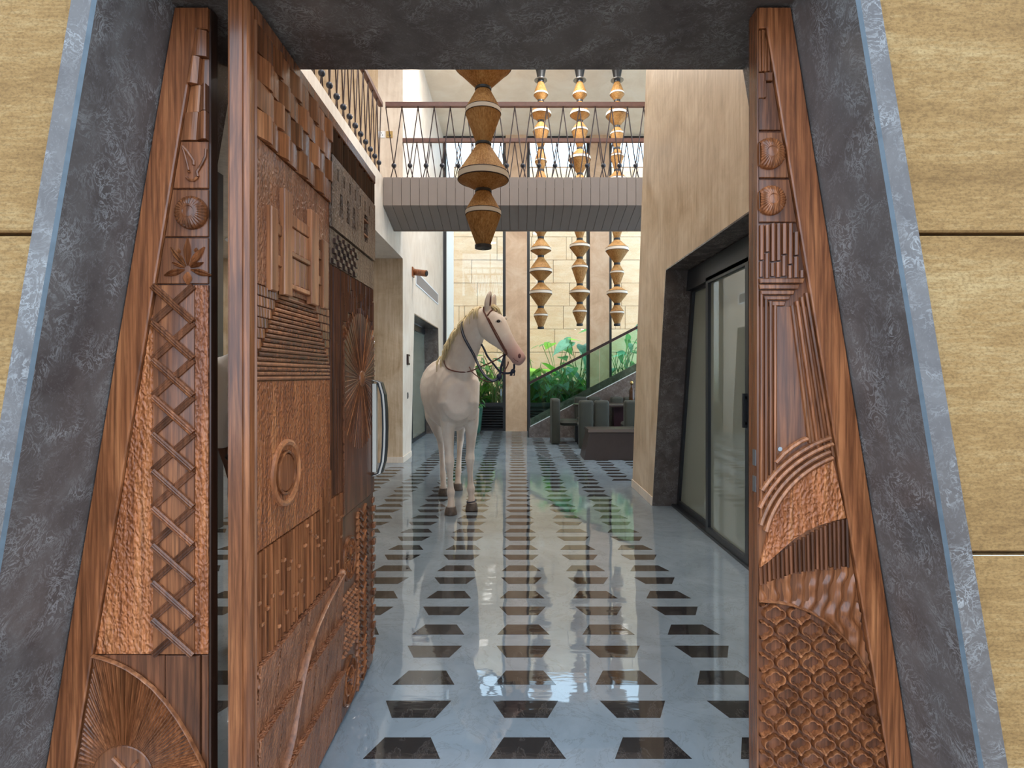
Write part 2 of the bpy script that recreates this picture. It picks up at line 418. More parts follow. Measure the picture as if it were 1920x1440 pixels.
def mesh(name, mb, mat, smooth=False, off=None):
    me = bpy.data.meshes.new(name)
    vs = mb.v if off is None else [(p[0] - off.x, p[1] - off.y, p[2] - off.z) for p in mb.v]
    bm = bmesh.new()
    bv = [bm.verts.new(p) for p in vs]
    for q in mb.f:
        try: bm.faces.new([bv[i] for i in q])
        except ValueError: pass
    loose = [v for v in bm.verts if not v.link_faces]
    if loose: bmesh.ops.delete(bm, geom=loose, context='VERTS')
    bmesh.ops.recalc_face_normals(bm, faces=bm.faces[:])
    if smooth:
        for fc in bm.faces: fc.smooth = True
        if smooth != 'all':
            for e in bm.edges:
                if len(e.link_faces) == 2 and e.calc_face_angle(0) > math.radians(smooth if smooth is not True else 40): e.smooth = False
    bm.to_mesh(me); bm.free()
    if mat is not None: me.materials.append(M[mat] if isinstance(mat, str) else mat)
    return me

def obj(name, mb, mat, parent=None, smooth=False, label=None):
    off = worldloc(parent) if parent is not None else None
    o = bpy.data.objects.new(name, mesh(name, mb, mat, smooth, off)); COL.objects.link(o)
    if parent is not None: o.parent = parent
    if label: o['label'] = label
    return o

def inst(name, me, parent, loc=(0, 0, 0), rot=None, scale=None):
    o = bpy.data.objects.new(name, me); COL.objects.link(o); o.parent = parent
    o.location = Vector(loc) - (worldloc(parent) if parent is not None else Vector((0, 0, 0)))
    if rot is not None: o.rotation_euler = rot
    if scale is not None: o.scale = scale
    return o

def tag(o, label, cat, group=None, kind=None):
    o['label'] = label; o['category'] = cat
    if group: o['group'] = group
    if kind: o['kind'] = kind
    return o

def thing(name, label, cat, loc=(0, 0, 0), group=None, kind=None):
    o = bpy.data.objects.new(name, None); COL.objects.link(o); o.location = loc; o.empty_display_size = 0.1
    return tag(o, label, cat, group, kind)

def struct(name, mb, mat, label, cat, smooth=False):
    o = obj(name, mb, mat, None, smooth); return tag(o, label, cat, kind='structure')
# ================================================================== STRUCTURE
YF, YP, YB = 1.193, 1.445, 1.735      # portal front plane, base plane of carved panels, back of portal
ZS = 2.305                            # underside of the portal head
inR = lambda z: 0.715 + 0.1607 * (2.297 - z)
inL = lambda z: -0.880 - 0.169 * (2.297 - z)
outR = lambda z: 0.786 + 0.1667 * (2.156 - z)
outL = lambda z: -0.954 - 0.169 * (2.156 - z)
CEIL = 7.1; LX = -1.72; RX = 1.425; BY = 13.4

# floor and its inlay
fl = struct('floor', MB().box(-6, 6, 0.9, BY, -0.25, 0), 'floor', 'polished grey-beige marble floor inlaid with black trapezoids', 'floor')
def inlay_mesh(flip):
    w0, w1, d = 0.1355, 0.0855, 0.0575
    p = [(-w0, -d), (w0, -d), (w1, d), (-w1, d)]
    if flip: p = [(-w1, -d), (w1, -d), (w0, d), (-w0, d)]
    return p
IM = [mesh('floor_inlay', MB().prism(inlay_mesh(k), -0.004, 0.0008), 'inlay') for k in (0, 1)]
tiles = []
for r in range(-4, 52):
    y = 1.95 + 0.0575 + 0.23325 * r
    if y > BY - 0.1: continue
    for k in range(-6, 11):
        x = 0.045 + 0.443 * k
        if k <= -4 and (y > 8.3 or y < 2.2 or x > LX + .05): continue
        if k >= 3 and y < 7.0: continue
        if x > 5.4: continue
        if k == -3 and y < 2.0: continue
        tiles.append((y, x, r % 2))
vis = lambda t: 965 + t[1] * FPX / t[0]
shown = [t for t in tiles if -1.5 < t[1] < 1.2 or (t[1] < -1.5 and t[0] < 4.2)]
shown.sort()
far = []
near = shown[:270]; ns = set(near); far = [t for t in tiles if t not in ns]
for (y, x, k) in near: inst('floor_inlay', IM[k], fl, (x, y, 0))
mb = MB()
for (y, x, k) in far: mb.prism([(x + a, y + b) for a, b in inlay_mesh(k)], -0.004, 0.0008)
o = obj('far_floor_inlay', mb, 'inlay', fl); o['kind'] = 'stuff'

# outside ground; unseen porch roof added to keep sun off the entrance
struct('ground', MB().box(-9, 9, -9, 0.9, -0.3, -0.02), 'ground', 'pale paving in front of the entrance', 'ground')
struct('added_porch_roof', MB().box(-5, 5, 0.3, 1.2, 4.6, 4.8), 'white', 'added flat porch roof shading the entrance', 'roof')

# front wall core and sandstone cladding
wf = thing('wall_front', 'yellow sandstone clad entrance wall either side of the portal', 'wall', (0, 1.3, 0), kind='structure')
mb = MB()
zt = CEIL + 0.4
mb.prism([(-6, 0), (outL(0) + .03, 0), (outL(2.36) + .03, 2.36), (outL(2.36) + .03, 4.9), (-6, 4.9)], 1.26, YB - .004, axis=1)
mb.prism([(6, 0), (6, 4.9), (outR(2.36) - .03, 4.9), (outR(2.36) - .03, 2.36), (outR(0) - .03, 0)], 1.26, YB - .004, axis=1)
mb.prism([(outL(2.36) + .03, 2.40), (outR(2.36) - .03, 2.40), (outR(2.36) - .03, 4.9), (outL(2.36) + .03, 4.9)], 1.26, YB - .004, axis=1)
mb.box(-6, -3.6, 1.26, YB - .004, 4.9, zt).box(1.38, 6, 1.26, YB - .004, 4.9, zt).box(-3.6, 1.38, 1.26, YB - .004, 6.95, zt)
obj('wall_core', mb, 'plaster', wf)
zj = [0.0, 0.258, 0.958, 1.660, 2.36, 3.06, 3.76, 4.46]
def stone_poly(x0, x1, z0, z1, side):
    g = 0.004
    p = [(x0, z0 + g), (x1, z0 + g), (x1, z1 - g), (x0, z1 - g)]
    if side < 0: p = clip(p, lambda x, z: outL(z) + 0.02 - x)
    if side > 0: p = clip(p, lambda x, z: x - outR(z) + 0.02)
    return p
for i in range(len(zj) - 1):
    z0, z1 = zj[i], zj[i + 1]
    for side, xs in ((-1, (-4.2, -2.62 if i % 2 else -3.1, -0.7)), (1, (0.7, 2.5 if i % 2 else 3.0, 4.2))):
        for a, b in zip(xs, xs[1:]):
            if z0 > 2.3 and side < 0 and b > -0.8: b = 0.0
            if z0 > 2.3 and side > 0 and a < 0.8: a = 0.0
            p = stone_poly(a + 0.002, b - 0.002, z0, z1, side if z0 < 2.3 else 0)
            if len(p) < 3: continue
            jig = R.uniform(-0.002, 0.002)
            obj('sandstone_block', MB().prism(p, 1.262, 1.218 + jig, bev=0.004, axis=1), 'sand', wf)
# pale pointing strip in the joint right of the portal
obj('joint_filler', MB().box(outR(.958) - .02, 4.2, 1.2195, 1.262, 0.9495, 0.9535), 'white', wf)

# dark stone surround
pt = thing('trim_1', 'dark veined marble surround of the tapered entrance', 'door frame', (0, 1.4, 0), kind='structure')
def jamb(inn, out, sg):
    c = 0.006; mb = MB()
    vs = []
    for z in (0.0, ZS):
        a, b = inn(z), out(z)
        vs += [(a + sg * c, YF, z), (b, YF, z), (b, 1.30, z), (a + sg * .05, 1.30, z), (a + sg * .05, YB, z), (a, YB, z), (a, YF + c, z)]
    n = 7; fs = [tuple(range(n)), tuple(range(2 * n - 1, n - 1, -1))] + [(i, (i + 1) % n, n + (i + 1) % n, n + i) for i in range(n)]
    return mb.add(vs, fs)
for inn, out, sg in ((inL, outL, -1), (inR, outR, 1)):
    j = obj('jamb', jamb(inn, out, sg), 'stone', pt)
    c = 0.0057; e = 0.0006; mb = MB(); vs = []
    for z in (0.0, ZS):
        a = inn(z); vs += [(a + sg * c, YF - e, z), (a - sg * e, YF + c, z), (a + sg * .003, YF + c + .003, z), (a + sg * (c + .003), YF + .003, z)]
    mb.add(vs, [(0, 1, 2, 3), (7, 6, 5, 4)] + [(i, (i + 1) % 4, 4 + (i + 1) % 4, 4 + i) for i in range(4)])
    obj('edge_strip', mb, 'stone_edge', j)
mb = MB().prism([(outL(ZS), ZS), (outR(ZS), ZS), (outR(ZS) , ZS + .09), (outL(ZS), ZS + .09)], YF, 1.30, axis=1)
mb.prism([(inL(ZS) - .05, ZS), (inR(ZS) + .05, ZS), (inR(ZS) + .05, ZS + .09), (inL(ZS) - .05, ZS + .09)], 1.30, YB, axis=1)
obj('portal_head', mb, 'stone', pt)

# clerestory window added above the entrance to light the hall
w4 = thing('window_4', 'added wide clerestory window high above the entrance portal', 'window', (-1.1, 1.5, 4.9), kind='structure')
obj('frame', MB().box(-3.6, 1.38, 1.45, 1.52, 4.9, 4.96).box(-3.6, 1.38, 1.45, 1.52, 6.89, 6.95).box(-3.6, -3.54, 1.45, 1.52, 4.96, 6.89).box(1.32, 1.38, 1.45, 1.52, 4.96, 6.89).box(-1.14, -1.08, 1.45, 1.52, 4.96, 6.89), 'frame', w4)
for a, b in ((-3.54, -1.14), (-1.08, 1.32)): obj('pane', MB().box(a, b, 1.48, 1.49, 4.96, 6.89), 'glass', w4)
# ceiling
struct('ceiling', MB().box(-6, 3.05, YB, BY + .06, CEIL, CEIL + 0.3).box(5.0, 6, YB, BY + .06, CEIL, CEIL + 0.3).box(3.05, 5.0, YB, 8.7, CEIL, CEIL + 0.3).box(3.05, 5.0, 13.0, BY + .06, CEIL, CEIL + 0.3), 'ceil', 'pale plaster ceiling over the double-height hall', 'ceiling')

w6 = thing('window_6', 'added rooflight in the ceiling over the dining corner', 'window', (4.0, 10.8, CEIL), kind='structure')  # unseen rooflight, added to bring daylight onto the far floor
m = MB().box(3.05, 3.11, 8.7, 13.0, CEIL + .1, CEIL + .18).box(4.94, 5.0, 8.7, 13.0, CEIL + .1, CEIL + .18)
for y in (8.7, 10.1, 11.54, 12.94): m.box(3.11, 4.94, y, y + .06, CEIL + .1, CEIL + .18)
obj('frame', m, 'frame', w6)
for a, b in ((8.76, 10.1), (10.16, 11.54), (11.6, 12.94)): obj('pane', MB().box(3.11, 4.94, a, b, CEIL + .135, CEIL + .145), 'glass', w6)
# left wall: gallery slab, end wall, left wall with tapered door recess
wl = thing('wall_left', 'pale stucco wall with a tapered lift doorway behind the horse', 'wall', (LX, 10, 0), kind='structure')
T0, T1 = 9.22, 9.51; U0, U1 = 12.80, 12.5; LZ = 2.41
mb = MB()
mb.prism([(8.53, 0), (T0, 0), (T1, LZ), (T1, CEIL), (8.53, CEIL)], LX - .38, LX, axis=0)
mb.prism([(T1, LZ), (U1, LZ), (U1, CEIL), (T1, CEIL)], LX - .38, LX, axis=0)
mb.prism([(U0, 0), (BY, 0), (BY, CEIL), (U1, CEIL), (U1, LZ)], LX - .38, LX, axis=0)
obj('left_wall_face', mb, 'plaster_pale', wl)
obj('pier_face', MB().box(-6, LX - .38, 8.53, 8.75, 0, CEIL), 'plaster', wl)
# tan pier face shown to the entrance (a skin on the end of the wall below the gallery)
obj('pier_front', MB().box(LX - .38, LX + .0005, 8.522, 8.531, 0.0, 3.14), 'plaster', wl)
obj('baseboard', MB().box(LX - .30, LX + .012, 8.51, 8.53, 0, .09).box(LX, LX + .012, 8.53, T0, 0, .09).box(LX, LX + .012, U0, BY, 0, .09), 'plaster_pale', wl)
obj('recess_lining', MB().prism([(U0 - .0, 0), (U1, LZ), (U1 - .02, LZ), (U0 - .02, 0)], LX - .36, LX - .002, axis=0).box(LX - .36, LX - .002, T1, U1 - .02, LZ - .02, LZ - .001), 'stone', wl)
struct('wall_lobby', MB().box(-6.2, -6, YB, 8.75, 0, CEIL), 'plaster', 'stucco wall of the side lobby behind the open door', 'wall')
struct('wall_screen', MB().box(-2.7, -2.6, YB + .01, 4.95, 0, 3.13), 'dark_lacquer', 'dark panelled screen wall behind the open door leaf', 'wall')
struct('ceiling_gallery', MB().box(-6, LX, YB, 8.53, 3.14, 3.93), 'plaster_pale', 'pale stucco edge beam under the upper gallery', 'gallery')

# left sliding glass doors
d3 = thing('door_3', 'black framed sliding glass doors in the left recess', 'glass door', (LX - .33, 11, 0), kind='structure')
X3 = LX - .33
for a, b in ((9.3, 10.95), (10.95, 12.66)):
    fr = obj('sliding_leaf', MB().box(X3 - .03, X3 + .03, a, a + .06, 0, LZ - .03).box(X3 - .03, X3 + .03, b - .06, b, 0, LZ - .03).box(X3 - .03, X3 + .03, a + .06, b - .06, 0, .07).box(X3 - .03, X3 + .03, a + .06, b - .06, LZ - .15, LZ - .03), 'frame', d3)
    obj('pane', MB().box(X3 - .006, X3 + .006, a + .06, b - .06, .07, LZ - .15), 'glass_door', fr)
struct('wall_lift', MB().box(-3.2, -3.1, 8.8, BY, 0, CEIL), 'plaster', 'plain wall behind the left glass doors', 'wall')

# right wall with tapered glass doorway
wr = thing('wall_right', 'tan brushed stucco wall with slanted end and tapered glass doorway', 'wall', (RX, 4, 0), kind='structure')
yend = lambda z: 6.72 - 0.152 * z
O0, O1, OZ = 5.73, 5.22, 2.343; N0, N1 = 2.55, 3.05
mb = MB()
mb.prism([(O0, 0), (yend(0), 0), (yend(CEIL), CEIL), (O1 - .0, CEIL), (O1, OZ)], RX, RX + .27, axis=0)
mb.prism([(N1, OZ), (O1, OZ), (O1, CEIL), (N1, CEIL)], RX, RX + .27, axis=0)
mb.prism([(YB, 0), (N0, 0), (N1, OZ), (N1, CEIL), (YB, CEIL)], RX, RX + .27, axis=0)
obj('right_wall_face', mb, 'plaster', wr)
obj('right_wall_back', MB().prism([(O0 - .05, 0), (yend(0), 0), (yend(CEIL), CEIL), (YB, CEIL), (YB, OZ + .3), (O1 - .05, OZ + .3)], RX + .271, RX + .6, axis=0), 'plaster', wr)
obj('baseboard', MB().prism([(O0 + .005, 0), (yend(0) + .01, 0), (yend(.09) + .01, .09), (O0 - .015, .09)], RX - .01, RX + .001, axis=0), 'plaster_pale', wr)
rv = MB()
rv.prism([(O0, 0), (O0 - .012, 0), (O1 - .012, OZ - .012), (N1, OZ - .012), (N1, OZ), (O1, OZ)], RX - .004, RX + .29, axis=0)
obj('reveal_lining', rv, 'stone', wr)
d2 = thing('door_2', 'black framed sliding glass doors in the right wall', 'glass door', (RX + .25, 4.4, 0), kind='structure')
X2 = RX + .25
obj('head_track', MB().prism([(N1, OZ - .02), (O1 - .02, OZ - .02), (O1 + .05, OZ - .20), (N1 - .1, OZ - .20)], X2 - .05, X2 + .05, axis=0), 'frame', d2)
def gleaf(name, a0, a1, b0, b1, x):
    zt = OZ - .17; w = .055
    m = MB().prism([(a0, .02), (a0 + w, .02), (a1 + w, zt), (a1, zt)], x - .03, x + .03, axis=0)
    m.prism([(b0 - w, .02), (b0, .02), (b1, zt), (b1 - w, zt)], x - .03, x + .03, axis=0)
    m.prism([(a0 + w, .02), (b0 - w, .02), (b0 - w, .07), (a0 + w, .07)], x - .03, x + .03, axis=0)
    m.prism([(a1 + w, zt - .05), (b1 - w, zt - .05), (b1 - w, zt), (a1 + w, zt)], x - .03, x + .03, axis=0)
    g = obj('sliding_leaf', m, 'frame', d2)
    obj('pane', MB().prism([(a0 + w, .07), (b0 - w, .07), (b1 - w, zt - .05), (a1 + w, zt - .05)], x - .005, x + .005, axis=0), 'glass_door', g)
    return g
gleaf('a', 4.72, 4.72, O0 - .03, O1 + .02, X2 + .02)
g2 = gleaf('b', 3.86, 3.86, 4.72, 4.72, X2 - .02)
obj('pull_handle', MB().box(X2 - .075, X2 - .05, 3.885, 3.905, .98, 1.22).box(X2 - .06, X2 - .04, 3.885, 3.905, 1.0, 1.02).box(X2 - .06, X2 - .04, 3.885, 3.905, 1.18, 1.2), 'frame', g2)
gleaf('c', 2.6, 2.98, 3.86, 3.86, X2 + .02)
obj('threshold', MB().box(X2 - .06, X2 + .06, 2.55, O0 - .02, 0, .02), 'frame', d2)
struct('wall_side_room', MB().box(3.3, 3.4, YB, 6.6, 0, 3.2), 'plaster', 'plain wall of the room behind the right glass doors', 'wall')
struct('ceiling_side_room', MB().box(RX + .6, 3.4, YB, 6.4, 3.2, 3.3), 'ceil', 'ceiling of the room behind the right glass doors', 'ceiling')
struct('wall_dining', MB().box(5.2, 5.4, 6.6, BY, 0, .35).box(5.2, 5.4, 6.6, BY, 6.85, CEIL).box(5.2, 5.4, 6.6, 6.9, .35, 6.85).box(5.2, 5.4, 13.1, BY, .35, 6.85), 'plaster', 'stucco wall around the added tall window of the dining corner', 'wall')
w5 = thing('window_5', 'added tall side window of the dining corner', 'window', (5.3, 10, .35), kind='structure')  # unseen window, added for daylight in the rear of the hall
m = MB()
for y in (6.9, 8.43, 9.97, 11.5, 13.04): m.box(5.26, 5.34, y, y + .06, .41, 6.79)
m.box(5.26, 5.34, 6.9, 13.1, .35, .41).box(5.26, 5.34, 6.9, 13.1, 6.79, 6.85)
obj('frame', m, 'frame', w5)
for a, b in ((6.96, 8.43), (8.49, 9.97), (10.03, 11.5), (11.56, 13.04)): obj('pane', MB().box(5.295, 5.305, a, b, .41, 6.79), 'glass', w5)

# back glazing
SILL = 0.68
def pillar(x0, x1): return MB().box(x0, x1, BY - .12, BY + .12, 0, CEIL)
for (x0, x1, lab) in ((-0.215, 0.295, 'tan stucco pillar between the garden windows beside the horse head'), (1.805, 2.265, 'tan stucco pillar between the garden windows behind the stair rail')):
    struct('wall_pillar', pillar(x0, x1), 'plaster_col', lab, 'pillar')
wn = 0
for (x0, x1, lab) in ((LX, -0.215, 'tall garden window with black louvre panel between wall and pillar'), (0.295, 1.805, 'tall garden window with taro leaves between two pillars'), (2.265, 5.2, 'tall garden window right of the second pillar above the stair')):
    wn += 1
    wdw = thing('window_%d' % wn, lab, 'window', ((x0 + x1) / 2, BY, 0), kind='structure')
    m = MB().box(x0, x0 + .07, BY - .05, BY + .05, 0, CEIL).box(x1 - .07, x1, BY - .05, BY + .05, 0, CEIL)
    m.box(x0 + .07, x1 - .07, BY - .05, BY + .05, SILL - .09, SILL).box(x0 + .07, x1 - .07, BY - .05, BY + .05, 0, .04).box(x0 + .07, x1 - .07, BY - .05, BY + .05, CEIL - .06, CEIL)
    obj('frame', m, 'frame', wdw)
    obj('pane', MB().box(x0 + .07, x1 - .07, BY - .008, BY + .008, SILL, CEIL - .06), 'glass', wdw)
    obj('louvre_backing', MB().box(x0 + .07, x1 - .07, BY + .02, BY + .03, .04, SILL - .09), 'black', wdw)
    lm = mesh('louvre_slat', MB().add([(x0 + .07, BY - .045, 0), (x1 - .07, BY - .045, 0), (x1 - .07, BY + .015, .03), (x0 + .07, BY + .015, .03), (x0 + .07, BY - .045, .012), (x1 - .07, BY - .045, .012), (x1 - .07, BY + .015, .042), (x0 + .07, BY + .015, .042)],
              [(0, 1, 2, 3), (4, 7, 6, 5), (0, 4, 5, 1), (1, 5, 6, 2), (2, 6, 7, 3), (3, 7, 4, 0)]), 'frame')
    for k in range(8): inst('louvre_slat', lm, wdw, (0, 0, .06 + .062 * k))

# garden wall of sandstone blocks, white return wall, planting bed
wg = thing('wall_garden', 'sunlit pale sandstone block wall of the garden court', 'wall', (1.5, 16.1, 0), kind='structure')
obj('wall_core', MB().box(-2, 7, 16.06, 16.3, 0, 7.38), 'groove', wg)
z = 2.01 - 0.665 * 3; row = 0
while z < 7.3:
    z0, z1 = max(0, z), min(z + .665, 7.38); x = -1.8 - R.uniform(0, .8)
    while x < 6.4:
        w = R.choice([.14, .16, 1.2, 1.35, 1.5, 1.0, .75]); x1 = x + w
        if x1 > -1.8: obj('sandstone_block', MB().box(max(x, -1.8) + .006, x1 - .006, 16.0 + R.uniform(-.004, .004), 16.06, z0 + .006, z1 - .006), 'sand_pale', wg)
        x = x1
    z += .665; row += 1
struct('wall_garden_side', MB().box(-2.0, LX - .04, BY + .12, 16.0, 0, 7.38), 'white', 'white rendered end wall of the garden court', 'wall')
struct('ground_garden', MB().box(LX - .04, 6.4, BY + .12, 16.0, -.25, .48), 'soil', 'dark soil bed of the garden court', 'soil')
# ================================================================== CARVED WOOD
SP = 1.43 / FPX
PX = lambda px, py: ((px - 965) * SP, CH - (py - 703) * SP)
FP = lambda a, b, d: (a, YP - d, b)                       # carved side panels (facing the camera side)
LFX = -0.672
FL = lambda a, b, d: (LFX + d, a, b)                      # leaf face (a along the leaf, b up)
def LY(px, py):
    y = 0.66 * FPX / (965 - px); return (y, CH - (py - 703) * y / FPX)

def rosette(f, c, r, d0, d1, n=28, ring=True):
    """domed flower disc with petal flutes and a ring at its centre"""
    mb = MB(f); rs = [1.0, .985, .93, .8, .62, .42, .34, .30, .2, 0.0]; hs = [0, .35, .55, .74, .88, .96, 1.0, .9, .93, .95]
    m = n * 2; vs = []
    for q, h in zip(rs, hs):
        for k in range(m):
            a = 2 * math.pi * k / m; fl = 0
            if .35 < q < 1.0: fl = (-.12 if k % 2 else .05) * min(1, (q - .3) * 2)
            vs.append((c[0] + r * q * math.cos(a), c[1] + r * q * math.sin(a), d0 + (d1 - d0) * max(0, h + fl)))
    fs = [(i * m + k, i * m + (k + 1) % m, (i + 1) * m + (k + 1) % m, (i + 1) * m + k) for i in range(len(rs) - 1) for k in range(m)]
    fs.append(tuple(range(m))); return mb.add(vs, fs)

def wave_block(f, poly, d0, hl, hr):
    """block whose top is a curved ramp from hl (left edge) to hr (right edge)"""
    a0 = min(p[0] for p in poly); a1 = max(p[0] for p in poly); n = 6; vs = []; fs = []
    b0l, b1l = poly[0][1], poly[3][1]
    A = lambda t, lo, hi: lo + (hi - lo) * t
    for i in range(n + 1):
        t = i / n; q = (1 - math.cos(math.pi * t)) / 2; h = hl + (hr - hl) * q + .003 * math.sin(math.pi * t)
        x0, y0 = A(t, poly[0][0], poly[1][0]), A(t, poly[0][1], poly[1][1]); x1, y1 = A(t, poly[3][0], poly[2][0]), A(t, poly[3][1], poly[2][1])
        vs += [(x0, y0, d0), (x0, y0, h), (x1, y1, h), (x1, y1, d0)]
    for i in range(n):
        for k in range(4): fs.append((i * 4 + k, i * 4 + (k + 1) % 4, i * 4 + 4 + (k + 1) % 4, i * 4 + 4 + k))
    fs += [(0, 1, 2, 3), (n * 4 + 3, n * 4 + 2, n * 4 + 1, n * 4)]
    return MB(f).add(vs, fs)

def leafshape(f, c, ang, L, w, d0, d1, n=7):
    """carved petal: two ridges meeting in a groove"""
    P = [(c[0] + math.cos(ang) * L * t, c[1] + math.sin(ang) * L * t) for t in [i / n for i in range(n + 1)]]
    return MB(f).ridge(P, w, d0, d1, [(-1, 0), (-.85, .6), (-.45, 1), (0, .45), (.45, 1), (.85, .6), (1, 0)], taper=True)

# ---------------- left carved panel
lp = thing('carved_jamb_panel', 'carved teak side panel with lattice strip and fan beside the open door', 'carved panel', (-1.0, YP, 0))
xo = lambda y: 325 - 0.169 * (y - 18); xi = lambda y: 368 - 0.167 * (y - 58)
RE = 388.5
BOT = 1690
back = [PX(xo(14), 14), PX(384, 14), PX(RE, BOT), PX(xo(BOT), BOT)]
back = [(inL(0.0) + .002, 0.002), (PX(RE, 0)[0], 0.002), (PX(RE, 0)[0], ZS - .004), (inL(ZS) + .002, ZS - .004)]
obj('backing_board', MB(FP).prism(back, -.028, 0.0), 'wood_dark', lp)
st = [PX(xo(14), 13), PX(RE, 13), PX(RE, 54), PX(xi(54), 54), PX(xi(BOT - 3), BOT - 3), PX(xo(BOT - 3), BOT - 3)]
st = [(max(p[0], inL(p[1]) + .002), p[1]) for p in st]
obj('stile', MB(FP).prism(st, 0, .016, bev=.003), 'wood', lp)
obj('edge_lip', MB(FP).box(PX(RE, 0)[0] - .001, PX(RE, 0)[0] + .004, .002, ZS - .004, -.028, .004), 'wood_deep', lp)
def row(y0, y1, x1=RE - 1): return [PX(xi(y1) + 2, y1), PX(x1, y1), PX(x1, y0), PX(xi(y0) + 2, y0)]
for i, (y0, y1) in enumerate(((58, 106), (107, 157), (158, 208), (209, 261))):
    p = row(y0, y1)
    if i == 0: obj('wave_block', wave_block(FP, p, 0, .020, .016), 'wood', lp)
    else:
        sp = [0, .5, .62, .58][i]; h = [(0, 0), (.021, .004), (.004, .022), (.008, .020)][i]
        mx = lambda q: tuple(p[q[0]][k] * (1 - sp) + p[q[1]][k] * sp for k in (0, 1))
        m0, m1 = mx((0, 1)), mx((3, 2))
        obj('wave_block', wave_block(FP, [p[0], m0, m1, p[3]], 0, h[0], h[0] * .4 + .008), 'wood_lite', lp)
        obj('wave_block', wave_block(FP, [m0, p[1], p[2], m1], 0, h[1] * .3 + .004, h[1]), 'wood', lp)
for (y0, y1) in ((263, 351), (354, 442), (445, 531)):
    obj('square_board', MB(FP).prism(row(y0, y1), 0, .008, bev=.0015), 'wood', lp)
# horned antelope motif
for pth, w in (([(340, 273), (349, 283), (356, 293), (361, 301), (361, 308)], 6), ([(340, 274), (345, 290), (349, 305), (352, 318)], 4), ([(384, 278), (383, 292), (377, 305), (371, 315)], 5), ([(372, 313), (367, 321), (369, 330)], 6), ([(347, 331), (352, 336), (361, 337), (369, 331)], 5), ([(350, 320), (354, 322)], 4)):
    obj('antelope_relief', MB(FP).ridge([PX(*q) for q in pth], w * SP, .007, .014), 'wood', lp, smooth=30)
obj('rosette', rosette(FP, PX(357, 398), 31.5 * SP, .007, .028), 'wood', lp, smooth=30)
lc = PX(349, 503)
for ang, L, w in ((90, 52, 13), (128, 46, 13), (52, 46, 13), (158, 26, 8), (22, 26, 8), (196, 40, 13), (-16, 40, 13), (270, 24, 16)):
    a = math.radians(ang); st0 = (lc[0] + math.cos(a) * 6 * SP, lc[1] + math.sin(a) * 6 * SP)
    obj('lotus_petal', leafshape(FP, st0, a, L * SP, w * SP, .007, .020), 'wood', lp, smooth=40)
for q in ((334, 469), (364, 468)):
    obj('lotus_bud', leafshape(FP, PX(q[0], q[1] + 6), math.radians(100 if q[0] < 350 else 80), 11 * SP, 7 * SP, .007, .015), 'wood', lp, smooth=40)
# lattice strip between two hammered fields
obj('hammered_field', MB(FP).prism([PX(xi(1229) + 2, 1229), PX(283, 1229), PX(283, xi(0) and 590), PX(xi(590) + 2, 590)], 0, .007), 'hammer', lp)
obj('hammered_field', MB(FP).prism([PX(363, 1229), PX(RE - 1, 1229), PX(RE - 1, 534), PX(363, 534)], 0, .008), 'hammer', lp)
obj('lattice_board', MB(FP).prism([PX(284, 1229), PX(362, 1229), PX(362, 534), PX(293, 534), PX(284, 588)], 0, .010, bev=.001), 'wood', lp)
bp = [(-1, 0), (-.95, .7), (-.6, 1), (-.35, .72), (0, 1), (.35, .72), (.6, 1), (.95, .7), (1, 0)]
pit = (1229 - 534) / 10.0
BM1 = MB(FP); A, B = PX(286, 536), PX(361, 534 + pit); BM1.ridge([A, B], 13 * SP, .009, .021, bp)
BM2 = MB(FP); A, B = PX(361, 536), PX(286, 534 + pit); BM2.ridge([A, B], 13 * SP, .009, .017, bp)
b1 = mesh('lattice_bar', BM1, 'wood', 30); b2 = mesh('lattice_bar', BM2, 'wood_dark', 30)
for k in range(10):
    for me in (b1, b2):
        o = inst('lattice_bar', me, lp); o.location = Vector((0, 0, -pit * SP * k)) - lp.location
# bottom: boards and fan
for (x0, x1, d) in ((176, 305, .006), (307, 372, .009), (374, 387, .006)):
    p = [PX(max(x0, 130), BOT - 3), PX(x1, BOT - 3), PX(x1, 1232), PX(x0, 1232)]
    p = clip(p, lambda a, b: a - (PX(xi(CH), 0)[0] if False else (PX(xi((CH - b) / SP + 703) + 3, 0)[0])))
    obj('bottom_board', MB(FP).prism(p, 0, d, bev=.0015), 'wood_dark', lp)
fc = PX(229, 1456)
arc = [(172, 1231), (192, 1236), (215, 1244), (238, 1255), (262, 1271), (286, 1291), (310, 1318), (332, 1348), (352, 1381), (368, 1412), (380, 1436), (386, 1470)]
# fine rays all around inside the arc
from bisect import bisect
def arc_at(t):
    t = t * (len(arc) - 1); i = min(int(t), len(arc) - 2); u = t - i
    return PX(arc[i][0] * (1 - u) + arc[i + 1][0] * u, arc[i][1] * (1 - u) + arc[i + 1][1] * u)
fanpoly = [PX(*q) for q in arc] + [PX(386, 1540), PX(xi(1540) + 4, 1540), PX(xi(1240) + 3, 1240)]
obj('fan_board', MB(FP).prism(fanpoly, 0, .011), 'wood', lp)
def ray(end, w0=1.6, w1=5.2):
    q = Vector(end) - Vector(fc); L = q.length; q.normalize(); s0 = Vector(fc) + q * (58 * SP); n = Vector((-q.y, q.x))
    e = Vector(end) - q * .004; vs = []
    for p, w, h in ((s0, w0, .013), (e, w1, .017)):
        vs += [(*(p - n * w * SP / 2), .0105), (*p, h), (*(p + n * w * SP / 2), .0105)]
    return MB(FP).add(vs, [(0, 1, 4, 3), (1, 2, 5, 4), (0, 3, 5, 2), (0, 2, 1), (3, 4, 5)])
for k in range(54): obj('fan_ray', ray(arc_at((k + .5) / 54.0)), 'wood', lp)
for k in range(26):
    y = 1246 + (k + .5) * 9.4; obj('fan_ray', ray(PX(xi(y) + 5, y), 1.6, 5.6), 'wood', lp)
